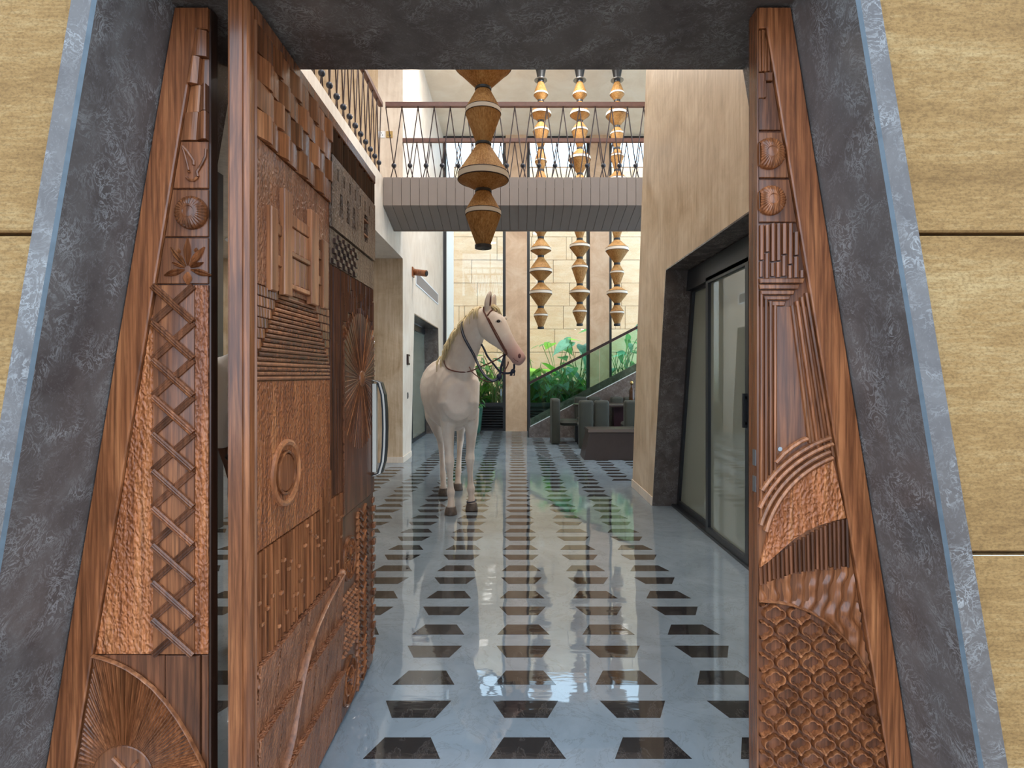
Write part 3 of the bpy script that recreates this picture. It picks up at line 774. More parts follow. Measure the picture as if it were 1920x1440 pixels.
obj('fan_rim', MB(FP).ridge([PX(*q) for q in arc], 4.5 * SP, .009, .020), 'wood_lite', lp, smooth=40)
obj('fan_hub', MB(FP).prism([(fc[0] + 57 * SP * math.cos(a), fc[1] + 57 * SP * math.sin(a)) for a in [math.pi * 2 * i / 36 for i in range(36)]], .009, .015, bev=.002), 'wood', lp)
for pth in ([(212, 1420), (226, 1434), (238, 1448)], [(257, 1428), (247, 1440), (240, 1452)], [(232, 1440), (234, 1462), (236, 1480)]):
    obj('hub_relief', MB(FP).ridge([PX(*q) for q in pth], 7 * SP, .013, .022), 'wood_lite', lp, smooth=40)

def cut(mb, co, no):
    """trim a mesh at a plane (drops the side the normal points to)"""
    bm = bmesh.new(); vv = [bm.verts.new(p) for p in mb.v]
    for q in mb.f: bm.faces.new([vv[i] for i in q])
    bmesh.ops.bisect_plane(bm, geom=bm.verts[:] + bm.edges[:] + bm.faces[:], plane_co=co, plane_no=no, clear_outer=True)
    bm.verts.index_update(); out = MB(); out.v = [tuple(v.co) for v in bm.verts]; out.f = [tuple(v.index for v in f.verts) for f in bm.faces]; bm.free(); return out
# ---------------- right carved panel
rp = thing('carved_jamb_panel', 'carved teak side panel with rosettes, arcs and quatrefoil lattice beside the glass doors', 'carved panel', (0.9, YP, 0))
LE = 1424.5
ro = lambda y: 1485 + 0.1607 * (y - 14); ri = lambda y: 1440 + 0.1655 * (y - 65)
back = [(PX(LE, 0)[0] - .001, .002), (inR(0) - .002, .002), (inR(ZS) - .002, ZS - .004), (PX(LE, 0)[0] - .001, ZS - .004)]
obj('backing_board', MB(FP).prism(back, -.04, 0.0), 'wood_dark', rp)
st = [PX(LE, 13), PX(ro(13), 13), PX(ro(BOT - 3), BOT - 3), PX(ri(BOT - 3), BOT - 3), PX(ri(52), 52), PX(LE, 52)]
st = [(min(p[0], inR(p[1]) - .002), p[1]) for p in st]
obj('stile', MB(FP).prism(st, 0, .016, bev=.003), 'wood', rp)
obj('edge_lip', MB(FP).box(PX(LE, 0)[0] - .004, PX(LE, 0)[0], .002, ZS - .004, -.042, .008), 'wood', rp)
# lock keep plates let into the edge
for (y0, y1) in ((845, 875), (895, 925)):
    z0, z1 = PX(0, y1)[1], PX(0, y0)[1]
    obj('lock_plate', MB().box(PX(LE, 0)[0] - .0055, PX(LE, 0)[0] - .0035, YP - .002, YP + .016, z0, z1), 'steel', rp)
rr_ = lambda y0, y1, x0=LE + 1: [PX(x0, y1), PX(ri(y1) - 2, y1), PX(ri(y0) - 2, y0), PX(x0, y0)]
rin = lambda a, b: PX(ri((CH - b) / SP + 703) - 2, 0)[0] - a
# top flutes
for k in range(4):
    x0 = 1425 + k * 5.2; p = clip([PX(x0, 132), PX(x0 + 4.4, 132), PX(x0 + 4.4, 54), PX(x0, 54)], rin)
    if len(p) > 2: obj('top_flute', MB(FP).prism(p, 0, .010 + .003 * (k % 2), bev=.0015), 'wood', rp)
for (x0, x1, y0, y1, d) in ((1421, 1436, 134, 182, .010), (1436, 1450, 134, 150, .013), (1434, 1437.5, 150, 182, .014)):
    obj('stepped_square', MB(FP).prism([PX(max(x0, LE), y1), PX(x1, y1), PX(x1, y0), PX(max(x0, LE), y0)], 0, d, bev=.0015), 'wood', rp)
obj('square_board', MB(FP).prism(rr_(152, 241), 0, .007, bev=.001), 'wood', rp)
obj('square_board', MB(FP).prism(rr_(246, 331), 0, .008, bev=.0015), 'wood', rp)
obj('square_board', MB(FP).prism(rr_(335, 415), 0, .008, bev=.0015), 'wood', rp)
for c, r in (((1444, 287), 29.5), ((1446.5, 375), 28)):
    mb = rosette(FP, PX(*c), r * SP, .007, .030); lim = PX(LE, 0)[0]
    mb = cut(mb, (lim, 0, 0), (-1, 0, 0))
    obj('rosette', mb, 'wood', rp, smooth=30)
# reeded field with broken ends
x = LE + 1; k = 0
while x < 1506:
    w = R.choice([8.5, 10, 11]); lim = 418 + max(0, (x + w - ri(418)) / .1655)
    y0 = max(418 + R.choice([0, 0, 0, 3]), lim)
    cut = R.uniform(455, 505)
    for (ya, yb, d) in ((y0, cut, .015), (cut + 3, 519 + R.uniform(-4, 3), .012)):
        if yb - ya > 8: obj('reed', MB(FP).ridge([PX(x + w / 2, ya), PX(x + w / 2, yb)], w * SP * .86, 0, d), 'wood', rp, smooth=40)
    x += w + .6; k += 1
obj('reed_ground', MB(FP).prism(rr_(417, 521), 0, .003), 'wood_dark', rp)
for i, (y0, y1, x0, x1) in enumerate(((522, 531, LE, 1509), (533, 542, LE, 1500), (544, 552, 1427, 1492), (554, 562, 1434, 1484), (564, 573, 1444, 1476))):
    obj('stepped_bar', MB(FP).prism([PX(x0 + 2, y1), PX(x1 - 2.5, y1), PX(x1, y0), PX(x0, y0)], 0, .016 - .0015 * i, bev=.002), 'wood', rp)
# nested frame mouldings
obj('frame_ground', MB(FP).prism(rr_(574, 1130), 0, .004), 'wood', rp)
for i in range(4):
    xl = LE + 3 + i * 8.6; y0 = 548 + i * 8
    obj('frame_moulding', MB(FP).ridge([PX(xl + 3, y0), PX(xl + 3, 985 - i * 22)], 6.6 * SP, .003, .012), 'wood', rp, smooth=40)
    off = 5 + i * 9.5
    xr = lambda y: ri(y) - off - i * 0.5 - (y - 560) * 0.012 * i
    obj('frame_moulding', MB(FP).ridge([PX(xr(548 + i * 8), 548 + i * 8), PX(xr(858 - i * 9), 858 - i * 9)], 7.2 * SP, .003, .012), 'wood', rp, smooth=40)
obj('screw_cover', MB(FP).prism([(PX(1466, 843)[0] + 4.2 * SP * math.cos(a), PX(1466, 843)[1] + 4.2 * SP * math.sin(a)) for a in [i * math.pi / 6 for i in range(12)]], .003, .006), 'steel', rp)
# concentric arcs (circle centre low right)
AC = (1640, 1040)
def arc_pts(r, n=14, lo=LE + 1):
    out = []
    for i in range(n * 3 + 1):
        a = math.radians(180 - 5 + (-110) * i / (n * 3)); x = AC[0] + r * 1.06 * math.cos(a); y = AC[1] - r * math.sin(a)
        if lo <= x <= ri(y) - 4 and y < 1000: out.append((x, y))
    return out
for i, r in enumerate((196, 208, 220, 232)):
    P = arc_pts(r)
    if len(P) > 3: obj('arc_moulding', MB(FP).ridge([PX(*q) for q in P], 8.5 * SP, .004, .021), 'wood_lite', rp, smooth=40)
obj('arc_moulding', MB(FP).ridge([PX(*q) for q in ((1456, 868), (1470, 852), (1487, 838), (1503, 828), (1515, 823))], 8 * SP, .004, .020), 'wood_lite', rp, smooth=40)
P = arc_pts(190)
lowarc = [(1590, 972), (1566, 977), (1540, 985), (1515, 996), (1490, 1012), (1466, 1033), (1445, 1052), (LE + 1, 1066)]
obj('hammered_field', MB(FP).prism([PX(*q) for q in P] + [PX(ri(972) - 2, 972)] + [PX(*q) for q in lowarc[1:]], .002, .011), 'hammer', rp)
# short reeds under the hammered field
x = LE + 3
lo_u = lambda x: 972 + 94 * ((1588 - x) / 163.0) ** 1.35 if x < 1588 else 972
lo_l = lambda x: 1066 + 36 * ((1597 - x) / 172.0) ** 2.2 if x < 1597 else 1066
while x < 1592:
    obj('reed', MB(FP).ridge([PX(x, lo_u(x) + 2), PX(x + 1.5, lo_l(x) + R.uniform(-4, 3))], 6.4 * SP, .002, .012), 'wood_dark', rp, smooth=40)
    x += 8.2
# carved wavy water field (height field)
qa = [(LE + 1, 1128), (1455, 1130), (1487, 1136), (1520, 1148), (1552, 1168), (1580, 1193), (1604, 1220), (1622, 1248), (1632, 1270)]
def qarc_y(x):
    if x <= qa[0][0]: return qa[0][1]
    for (x0, y0), (x1, y1) in zip(qa, qa[1:]):
        if x <= x1: return y0 + (y1 - y0) * (x - x0) / (x1 - x0)
    return 1270 + (x - 1632) * 2.2
mb = MB(FP); nx, ny = 70, 60; vs = []; fs = []
for j in range(ny + 1):
    for i in range(nx + 1):
        x = LE + 1 + i * 3.05; y0 = lo_l(min(x, 1597)) - 2; y1 = qarc_y(x) + 3; y = y0 + (y1 - y0) * j / ny
        ph = x * .24 + 2.1 * math.sin(y * .045 + x * .012) + .8 * math.sin(y * .11)
        vs.append((*PX(x, y), .006 + .0045 * math.sin(ph) + .001 * math.sin(y * .2 + x * .05)))
for j in range(ny):
    for i in range(nx):
        q = [j * (nx + 1) + i, j * (nx + 1) + i + 1, (j + 1) * (nx + 1) + i + 1, (j + 1) * (nx + 1) + i]
        if all(rin(vs[k][0], vs[k][1]) > 0 for k in q): fs.append(tuple(q))
obj('water_carving', mb.add(vs, fs), 'wood', rp, smooth='all')
obj('lattice_rim', MB(FP).ridge([PX(*q) for q in qa if q[0] <= ri(q[1]) - 3], 5 * SP, .004, .019), 'wood_lite', rp, smooth=40)
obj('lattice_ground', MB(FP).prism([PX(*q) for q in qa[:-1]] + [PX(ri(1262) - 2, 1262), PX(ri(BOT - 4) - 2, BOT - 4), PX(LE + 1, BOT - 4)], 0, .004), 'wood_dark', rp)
# quatrefoil lattice: every ring is a piece
pc = 46.6; pr = 30.6
def quatre(n=32):
    pts = []
    for k in range(n):
        a = 2 * math.pi * k / n; cs, sn = math.cos(a), math.sin(a); q = 0
        for (ox, oy, cr_) in ((9.6, 0, 8.6), (-9.6, 0, 8.6), (0, 6.6, 7.8), (0, -6.6, 7.8)):
            b = ox * cs + oy * sn; disc = b * b - (ox * ox + oy * oy - cr_ * cr_)
            if disc >= 0: q = max(q, b + math.sqrt(disc))
        pts.append((q * cs, q * sn))
    return pts
def qring(cx, cy):
    mb = MB(FP); P = quatre(); n = len(P); vs = []
    for k in range(n):
        x, y = P[k]; l = math.hypot(x, y); ux, uy = x / l, y / l
        for o, h in ((-2.2, .004), (-.2, .018), (2.0, .018), (4.0, .004)):
            vs.append((*PX(cx + x + ux * o, cy + y + uy * o), h))
    fs = [(k * 4 + i, k * 4 + i + 1, ((k + 1) % n) * 4 + i + 1, ((k + 1) % n) * 4 + i) for k in range(n) for i in range(3)]
    mb.add(vs, fs)
    def ok(x, y, z):
        px, py = x / SP + 965, 703 - (z - CH) / SP
        return LE + 1 < px < ri(py) - 3 and py > qarc_y(px) + 2
    full = all(ok(*v) for v in mb.v)
    if not full: mb.keep(ok)
    return mb, full
full_me = None
for j in range(-1, 19):
    for i in range(-1, 7):
        cx = 1453 + i * pc + (pc / 2 if j % 2 else 0); cy = 1152 + j * pr
        if cx > ri(cy) + 20 or cy > BOT - 30: continue
        mb, full = qring(cx, cy)
        if len(mb.f) < 12: continue
        obj('quatrefoil', mb, 'wood', rp, smooth=45)
for j in range(-1, 19):
    for i in range(-1, 7):
        cx = 1453 + i * pc + (pc / 2 if j % 2 else 0); cy = 1152 + j * pr + pr * .5
        if cx > ri(cy) - 10 or cx < LE + 7 or cy < qarc_y(cx) + 9 or cy > BOT - 30: continue
        s_ = 5.6
        obj('lattice_stud', MB(FP).add([(*PX(cx - s_, cy), .004), (*PX(cx, cy - s_), .004), (*PX(cx + s_, cy), .004), (*PX(cx, cy + s_), .004), (*PX(cx - 3, cy), .022), (*PX(cx, cy - 3), .022), (*PX(cx + 3, cy), .022), (*PX(cx, cy + 3), .022)],
            [(0, 1, 5, 4), (1, 2, 6, 5), (2, 3, 7, 6), (3, 0, 4, 7), (4, 5, 6, 7)]), 'wood_lite', rp)

# ---------------- open door leaf
L0, L1, LT = 1.368, 2.625, 2.292
dl = thing('door_1', 'carved teak door leaf standing open with black pull handle', 'door', (-0.7, 2.0, 0), kind='structure')
obj('leaf_slab', MB().box(-.709, LFX, L0, L1, .008, LT, .006), 'wood', dl)
C0, C1 = 1.412, 2.612
obj('hinge_stile', MB(FL).prism([(L0 + .006, .012), (C0 - .004, .012), (C0 - .004, LT - .004), (L0 + .006, LT - .004)], 0, .013, bev=.005), 'wood', dl)
obj('bead_moulding', MB(FL).ridge([(C0 - .001, .012), (C0 - .001, LT - .04)], .012, 0, .017), 'wood_lite', dl, smooth=40)
obj('top_rail', MB(FL).prism([(C0, 2.252), (L1 - .002, 2.252), (L1 - .002, LT - .002), (C0, LT - .002)], 0, .014, bev=.003), 'wood', dl)
G = lambda a0, a1, b0, b1: [(a0, b0), (a1, b0), (a1, b1), (a0, b1)]
# A: woven wave blocks
aw = [C0 + .006]
while aw[-1] < 1.93: aw.append(aw[-1] + R.choice([.052, .062, .074]))
aw[-1] = 1.985
for j in range(4):
    b0 = 1.967 + j * .0712; sh = R.uniform(-.012, .012) if j else 0
    e = [aw[0]] + [q + sh + (.026 if j % 2 else 0) for q in aw[1:-1]] + [aw[-1]]
    for i in range(len(e) - 1):
        up = (i + j) % 2 == 0
        obj('wave_block', wave_block(FL, G(e[i] + .0008, e[i + 1] - .0008, b0 + .0008, b0 + .0704), 0, .006 if up else .012, .022 if up else .014), 'wood_lite' if (i * 3 + j) % 4 == 0 else 'wood', dl, smooth=30)
# B: dark flutes
a = 1.992
while a < 2.60:
    w = R.choice([.014, .018, .022]); obj('dark_flute', MB(FL).ridge([(a + w / 2, 2.152), (a + w / 2, 2.248 - R.choice([0, 0, .01]))], w * .8, 0, .014), 'wood_deep', dl, smooth=40); a += w + .002
# C: hammered plate with cut openings
def plate(f, outer, holes, d0, d1):
    mb = MB(f); loops = [outer] + holes
    tri = tessellate_polygon([[Vector((*p, 0)) for p in l] for l in loops]); flat = [p for l in loops for p in l]; n = len(flat)
    vs = [(*p, d1) for p in flat] + [(*p, d0) for p in flat]; fs = [tuple(t) for t in tri]; o = 0
    for l in loops:
        m = len(l)
        for i in range(m): fs.append((o + i, o + (i + 1) % m, n + o + (i + 1) % m, n + o + i))
        o += m
    return mb.add(vs, fs)
holes = [G(2.052 + .0745 * k, 2.069 + .0745 * k, 2.068, 2.113) for k in range(7)]
holes += [[(c - .026, 1.945), (c + .026, 1.945), (c + .014, 2.032), (c - .014, 2.032)] for c in (2.10, 2.187, 2.268)]
holes += [[(2.415, 1.965), (2.43, 1.935), (2.47, 1.935), (2.485, 1.965), (2.485, 2.03), (2.47, 2.055), (2.43, 2.055), (2.415, 2.03)]]
obj('hammered_plate', plate(FL, G(1.995, C1 - .002, 1.885, 2.146), holes, 0, .016), 'hammer_grey', dl)
for b in (1.965, 2.03): obj('window_bar', MB(FL).box(2.413, 2.487, b - .003, b + .003, 0, .017), 'wood_lite', dl)
# D: chequered relief on a pale field
obj('pale_field', MB(FL).prism(G(1.995, C1 - .002, 1.752, 1.880), 0, .008), 'hammer_grey', dl)
for j in range(6):
    for i in range(9):
        if (i + j) % 2: continue
        c = (2.02 + i * .034 + j * .006, 1.764 + j * .0195); w = .015
        obj('chequer_stud', MB(FL).prism(G(c[0] - w, c[0] + w, c[1] - .009, c[1] + .009), .006, .017, bev=.002), 'wood_deep', dl)
# E: hammered field with jharokha posts
obj('hammered_field', MB(FL).prism(G(C0 + .006, 1.992, 1.588, 1.965), 0, .006), 'hammer_fine', dl)
for a0, a1, zt in ((1.487, 1.530, 1.806), (1.572, 1.628, 1.881), (1.780, 1.846, 1.883), (1.893, 1.942, 1.812)):
    obj('post', MB(FL).prism(G(a0, a1, 1.578, zt), .004, .021, bev=.003), 'wood_lite', dl)
for a0, a1, b0, b1, d in ((1.53, 1.572, 1.742, 1.772, .014), (1.53, 1.572, 1.655, 1.685, .014), (1.846, 1.893, 1.742, 1.772, .014), (1.846, 1.893, 1.655, 1.685, .014), (1.628, 1.78, 1.79, 1.826, .014), (1.628, 1.78, 1.700, 1.714, .018), (1.628, 1.78, 1.604, 1.618, .018)):
    obj('rail', MB(FL).prism(G(a0, a1, b0, b1), .004, d, bev=.002), 'wood_lite', dl)
for k in range(4):
    for b0, b1 in ((1.715, 1.788), (1.619, 1.699)):
        obj('slat', MB(FL).prism(G(1.632 + k * .037, 1.632 + k * .037 + .034, b0, b1), .004, .012, bev=.003), 'wood_lite', dl)
# F: ribbed pyramid with reeded flanks
nr = 19
for k in range(nr):
    b = 1.341 + k * .0128; t = max(0, (k - 3) / (nr - 4.0))
    obj('rib', MB(FL).ridge([(C0 + .006 + t * .15, b), (1.985 - t * .145, b)], .0112, 0, .012), 'wood_lite' if k % 3 == 0 else 'wood', dl, smooth=40)
for k in range(7):
    b0 = 1.39 + k * .028; t0 = max(0, (b0 + .026 - 1.38) / .205)
    for side in (0, 1):
        a0, a1 = (C0 + .006, C0 + .006 + max(.012, t0 * .15 - .012)) if side == 0 else (1.985 - max(.012, t0 * .145 - .012), 1.985)
        n = max(1, int((a1 - a0) / .016)); w = (a1 - a0) / n
        for i in range(n):
            q = a0 + i * w
            obj('reeded_tile', MB(FL).prism([(q + .001, b0), (q + w - .001, b0), (q + w - .004, b0 + .026), (q - .002, b0 + .026)], 0, .010, bev=.002), 'wood', dl)
# G: fine vertical reeds
mb = MB(FL); a = 1.996
while a < 2.60:
    w = R.uniform(.009, .016); lo = 0.905 if a < 2.135 else (1.60 if 2.2 < a < 2.58 else 1.56)
    for (b0, b1) in ((lo, lo + (1.748 - lo) * R.uniform(.3, .7)), (0, 1.748)):
        if b0 == 0: b0 = prev + .004
        mb.ridge([(a + w / 2, b0), (a + w / 2, b1)], w * .9, 0, R.uniform(.006, .013)); prev = b1
    a += w
o = obj('reed_field', mb, 'wood_dark', dl, smooth=40); o['kind'] = 'stuff'
# H: smooth round-topped board with turned radial fan
mc = (2.385, 1.335)
bd = [(2.145, .80), (C1 - .002, .80), (C1 - .002, 1.53)] + [(2.385 + .226 * math.cos(t), 1.40 + .215 * math.sin(t)) for t in [math.radians(q) for q in range(30, 160, 10)]] + [(2.15, 1.48)]
obj('round_board', MB(FL).prism(bd, 0, .012, bev=.003), 'wood_dark', dl)
rm = MB(FL)
for k in range(64):
    a = 2 * math.pi * (k + .5) / 64; q = Vector((math.cos(a), math.sin(a)))
    r1 = min(.232 / max(.05, abs(q.x)), .30)
    obj('fan_ray', MB(FL).ridge([(mc[0] + q.x * .02, mc[1] + q.y * .02), (mc[0] + q.x * r1, mc[1] + q.y * r1)], .0055, .010, .0145, taper=False), 'wood_lite' if k % 4 == 0 else 'wood_dark', dl, smooth=40)
obj('fan_boss', rosette(FL, mc, .035, .012, .026, 12), 'wood_lite', dl, smooth=40)
for k in range(24):
    obj('saw_tooth', MB(FL).add([(2.138, .82 + k * .031, .002), (2.154, .82 + k * .031 + .015, .002), (2.138, .82 + k * .031 + .03, .002), (2.138, .82 + k * .031 + .015, .017)], [(0, 1, 2), (0, 3, 1), (1, 3, 2), (2, 3, 0)]), 'wood_dark', dl)
# I: hammered field with ring
obj('hammered_field', MB(FL).prism(G(C0 + .006, 1.992, .893, 1.332), 0, .009), 'hammer', dl)
oc = (1.604, 1.068)
rc = lambda r, n=40: [(oc[0] + r * math.cos(2 * math.pi * i / n), oc[1] + r * math.sin(2 * math.pi * i / n)) for i in range(n + 1)]
obj('ring_moulding', MB(FL).ridge(rc(.088), .018, .007, .020), 'wood_lite', dl, smooth=40)
obj('ring_moulding', MB(FL).ridge(rc(.060), .010, .007, .019), 'wood', dl, smooth=40)
obj('disc', MB(FL).prism(rc(.056)[:-1], .007, .014, bev=.004), 'wood', dl)
# J: reeds with pegs
a = C0 + .008; ends = []
while a < 2.125:
    w = R.choice([.012, .015, .018]); e0 = .606 + R.uniform(-.006, .006); e1 = .888 if a < 1.87 else R.uniform(.90, 1.05) if a < 1.99 else .90
    obj('reed', MB(FL).ridge([(a + w / 2, e0), (a + w / 2, e1)], w * .9, 0, R.uniform(.009, .014)), 'wood', dl, smooth=40)
    if R.random() < .8:
        b = R.uniform(.63, .87); obj('peg', MB(FL).prism(G(a + .002, a + w - .002, b, b + .009), .008, .018, bev=.002), 'wood_lite', dl)
    a += w
# K: overlapping shingles
for rws, (b0, b1) in enumerate(((.412, .604), (.215, .416), (.014, .219))):
    a = C0 + .006
    while a < 2.12:
        w = min(R.choice([.095, .12, .14]), 2.128 - a)
        if 2.128 - (a + w) < .05: w = 2.128 - a
        vs = [(a + .001, b0, 0), (a + w - .001, b0, 0), (a + w - .001, b1 - .004, 0), (a + .001, b1 - .004, 0)]
        d = R.uniform(-.002, .002); vs += [(a + .003, b0 + .001, .005), (a + w - .003, b0 + .001, .005), (a + w - .003, b1 - .004, .024 + d), (a + .003, b1 - .004, .024 + d)]
        obj('shingle', MB(FL).add(vs, [(3, 2, 1, 0), (4, 5, 6, 7), (0, 1, 5, 4), (1, 2, 6, 5), (2, 3, 7, 6), (3, 0, 4, 7)]), 'hammer_fine', dl); a += w
stm = [(2.105, .592), (2.03, .575), (1.93, .553), (1.84, .522), (1.765, .478), (1.71, .42), (1.67, .355), (1.635, .287), (1.60, .25), (1.56, .225)]
mb = MB(FL); mb.ridge(stm, .0065, .003, .029); obj('flower_stem', mb, 'wood_lite', dl, smooth=40)
obj('seed_head', leafshape(FL, (2.075, .588), .3, .06, .026, .006, .030), 'wood_lite', dl, smooth=40)
# L: lower right column
obj('side_board', MB(FL).prism(G(2.135, C1 - .002, .012, .795), 0, .005), 'wood_dark', dl)
def ringset(c, r, spokes=False):
    q = lambda k: [(c[0] + k * math.cos(2 * math.pi * i / 32), c[1] + k * math.sin(2 * math.pi * i / 32)) for i in range(33)]
    obj('wheel_ring', MB(FL).ridge(q(r), .014, .004, .017), 'wood', dl, smooth=40)
    obj('wheel_ring', MB(FL).ridge(q(r * .6), .010, .004, .014), 'wood', dl, smooth=40)
    for k in range(8 if spokes else 16):
        a = 2 * math.pi * k / (8 if spokes else 16)
        obj('wheel_spoke', MB(FL).ridge([(c[0] + r * .2 * math.cos(a), c[1] + r * .2 * math.sin(a)), (c[0] + r * .95 * math.cos(a), c[1] + r * .95 * math.sin(a))], .008, .004, .013), 'wood', dl)
ringset((2.225, .615), .082); ringset((2.225, .125), .088, True)
for j in range(9):
    for i in range(6):
        c = (2.150 + i * .031 + (.015 if j % 2 else 0), .255 + j * .028); w = .012
        obj('lattice_stud', MB(FL).add([(c[0] - w, c[1], .004), (c[0], c[1] - w, .004), (c[0] + w, c[1], .004), (c[0], c[1] + w, .004), (*c, .018)], [(0, 1, 4), (1, 2, 4), (2, 3, 4), (3, 0, 4)]), 'wood_lite', dl)
for k in range(26):
    b = .02 + k * .029
    obj('rope_strand', MB(FL).ridge([(2.332, b), (2.352, b + .022)], .014, .004, .016), 'wood_lite', dl, smooth=40)
    obj('chevron', MB(FL).ridge([(2.37, b + .03), (2.42, b), (2.47, b + .03)], .014, .004, .015), 'wood_lite' if k % 2 else 'wood', dl, smooth=40)
    obj('chevron', MB(FL).ridge([(2.48, b + .028), (2.52, b)], .012, .004, .013), 'wood_dark', dl, smooth=40)
for k in range(19):
    b = .05 + k * .039; obj('edge_peg', MB(FL).box(2.585, 2.618, b, b + .024, .003, .019 if k % 2 else .012, .003), 'wood', dl)
# handle
hb = [(0, .884), (.030, .895), (.046, .95), (.052, 1.02), (.054, 1.105), (.052, 1.19), (.046, 1.26), (.030, 1.315), (0, 1.326)]
hd = MB()
def bow(mb, y0, y1, off, th):
    vs = []; n = len(hb)
    for (d, z) in hb:
        for (dd, yy) in ((d + off, y0), (d + off, y1), (d + off - th, y1), (d + off - th, y0)): vs.append((-.657 + dd, yy, z))
    fs = [(i * 4 + k, i * 4 + (k + 1) % 4, i * 4 + 4 + (k + 1) % 4, i * 4 + 4 + k) for i in range(n - 1) for k in range(4)]
    return mb.add(vs, fs + [(3, 2, 1, 0), tuple((n - 1) * 4 + k for k in range(4))])
ho = obj('pull_handle', bow(MB(), 2.555, 2.60, .012, .020), 'frame', dl, label='black bowed pull handle with cream inlay')
obj('handle_inlay', bow(MB(), 2.5535, 2.556, .008, .008), 'cream', ho)
obj('handle_plate', MB().box(-.658, -.64, 2.562, 2.592, .90, 1.31, .003), 'cream', ho)
# ================================================================== BRIDGE, BALUSTRADES
GZ, RZ = 3.93, 4.92
fb = thing('footbridge', 'boarded mauve footbridge crossing the hall', 'bridge', (0, 7.8, 3.4))
obj('deck', MB().box(LX + .004, 5.19, 7.27, 8.39, 3.80, 3.92), 'plaster_pale', fb)
obj('core', MB().prism([(7.27, 3.80), (7.27, 3.575), (7.88, 3.415), (8.39, 3.575), (8.39, 3.80)], LX + .004, 5.19, axis=0), 'groove', fb)
bw = .1178
bm_ = MB().prism([(7.24, 3.93), (7.24, 3.564), (7.88, 3.40), (7.88, 3.413), (7.264, 3.572), (7.264, 3.93)], .0025, bw - .0025, axis=0)
bme = mesh('fascia_board', bm_, 'mauve')
for k in range(38): inst('fascia_board', bme, fb, (LX + .004 + k * bw, 0, 0))
obj('soffit_strip', MB().box(LX + .004, 5.19, 7.872, 7.90, 3.392, 3.408), 'mauve', fb)
obj('rear_fascia', MB().prism([(8.42, 3.93), (8.42, 3.564), (7.90, 3.40), (7.90, 3.413), (8.396, 3.572), (8.396, 3.93)], LX + .004, 5.19, axis=0), 'mauve', fb)

def balustrade(label, A, B, n, group=None):
    """rail with crossing rods and iron balls between two points at deck level"""
    A, B = Vector(A), Vector(B); base = (A + B) / 2; t = (B - A) / n; h = RZ - GZ
    bl = thing('balustrade', label, 'balustrade', base, group)
    d = (B - A).normalized(); s = Vector((-d.y, d.x, 0)) * .028
    z0, z1 = RZ - .055, RZ; vs = []
    for P in (A, B):
        for q, z in ((s, z0), (-s, z0), (-s, z1), (s, z1)): vs.append(tuple(Vector((P.x, P.y, 0)) + q + Vector((0, 0, z))))
    obj('handrail', MB().add(vs, [(0, 1, 2, 3), (7, 6, 5, 4)] + [(i, (i + 1) % 4, 4 + (i + 1) % 4, 4 + i) for i in range(4)]), 'rail_wood', bl)
    zb = GZ + .165; rm = None
    for sg in (0, 1):
        p0 = Vector((0, 0, z0 - GZ)) + (t if sg else Vector()); pb = t * .5 + Vector((0, 0, .165)); p1 = t * (.30 if sg else .70)
        m = mesh('rod', MB().tube([p0, pb, p1 + Vector((0, 0, -.004))], .0075, 6), 'bronze', True)
        for k in range(n): inst('rod', m, bl, A + t * k)
    bmesh_ = mesh('iron_ball', MB().ball((0, 0, 0), .033, 12, 8), 'iron', 'all')
    for k in range(n): inst('iron_ball', bmesh_, bl, A + t * (k + .5) + Vector((0, 0, .165)))
    return bl
balustrade('dark rod balustrade with iron balls along the front edge of the footbridge', (LX + .03, 7.275, GZ), (2.96, 7.275, GZ), 22)
balustrade('dark rod balustrade with iron balls along the rear edge of the footbridge', (LX + .03, 8.385, GZ), (2.96, 8.385, GZ), 22)
balustrade('dark rod balustrade with iron balls along the side gallery above the door leaf', (LX - .035, 2.60, GZ), (LX - .035, 7.275, GZ), 22)

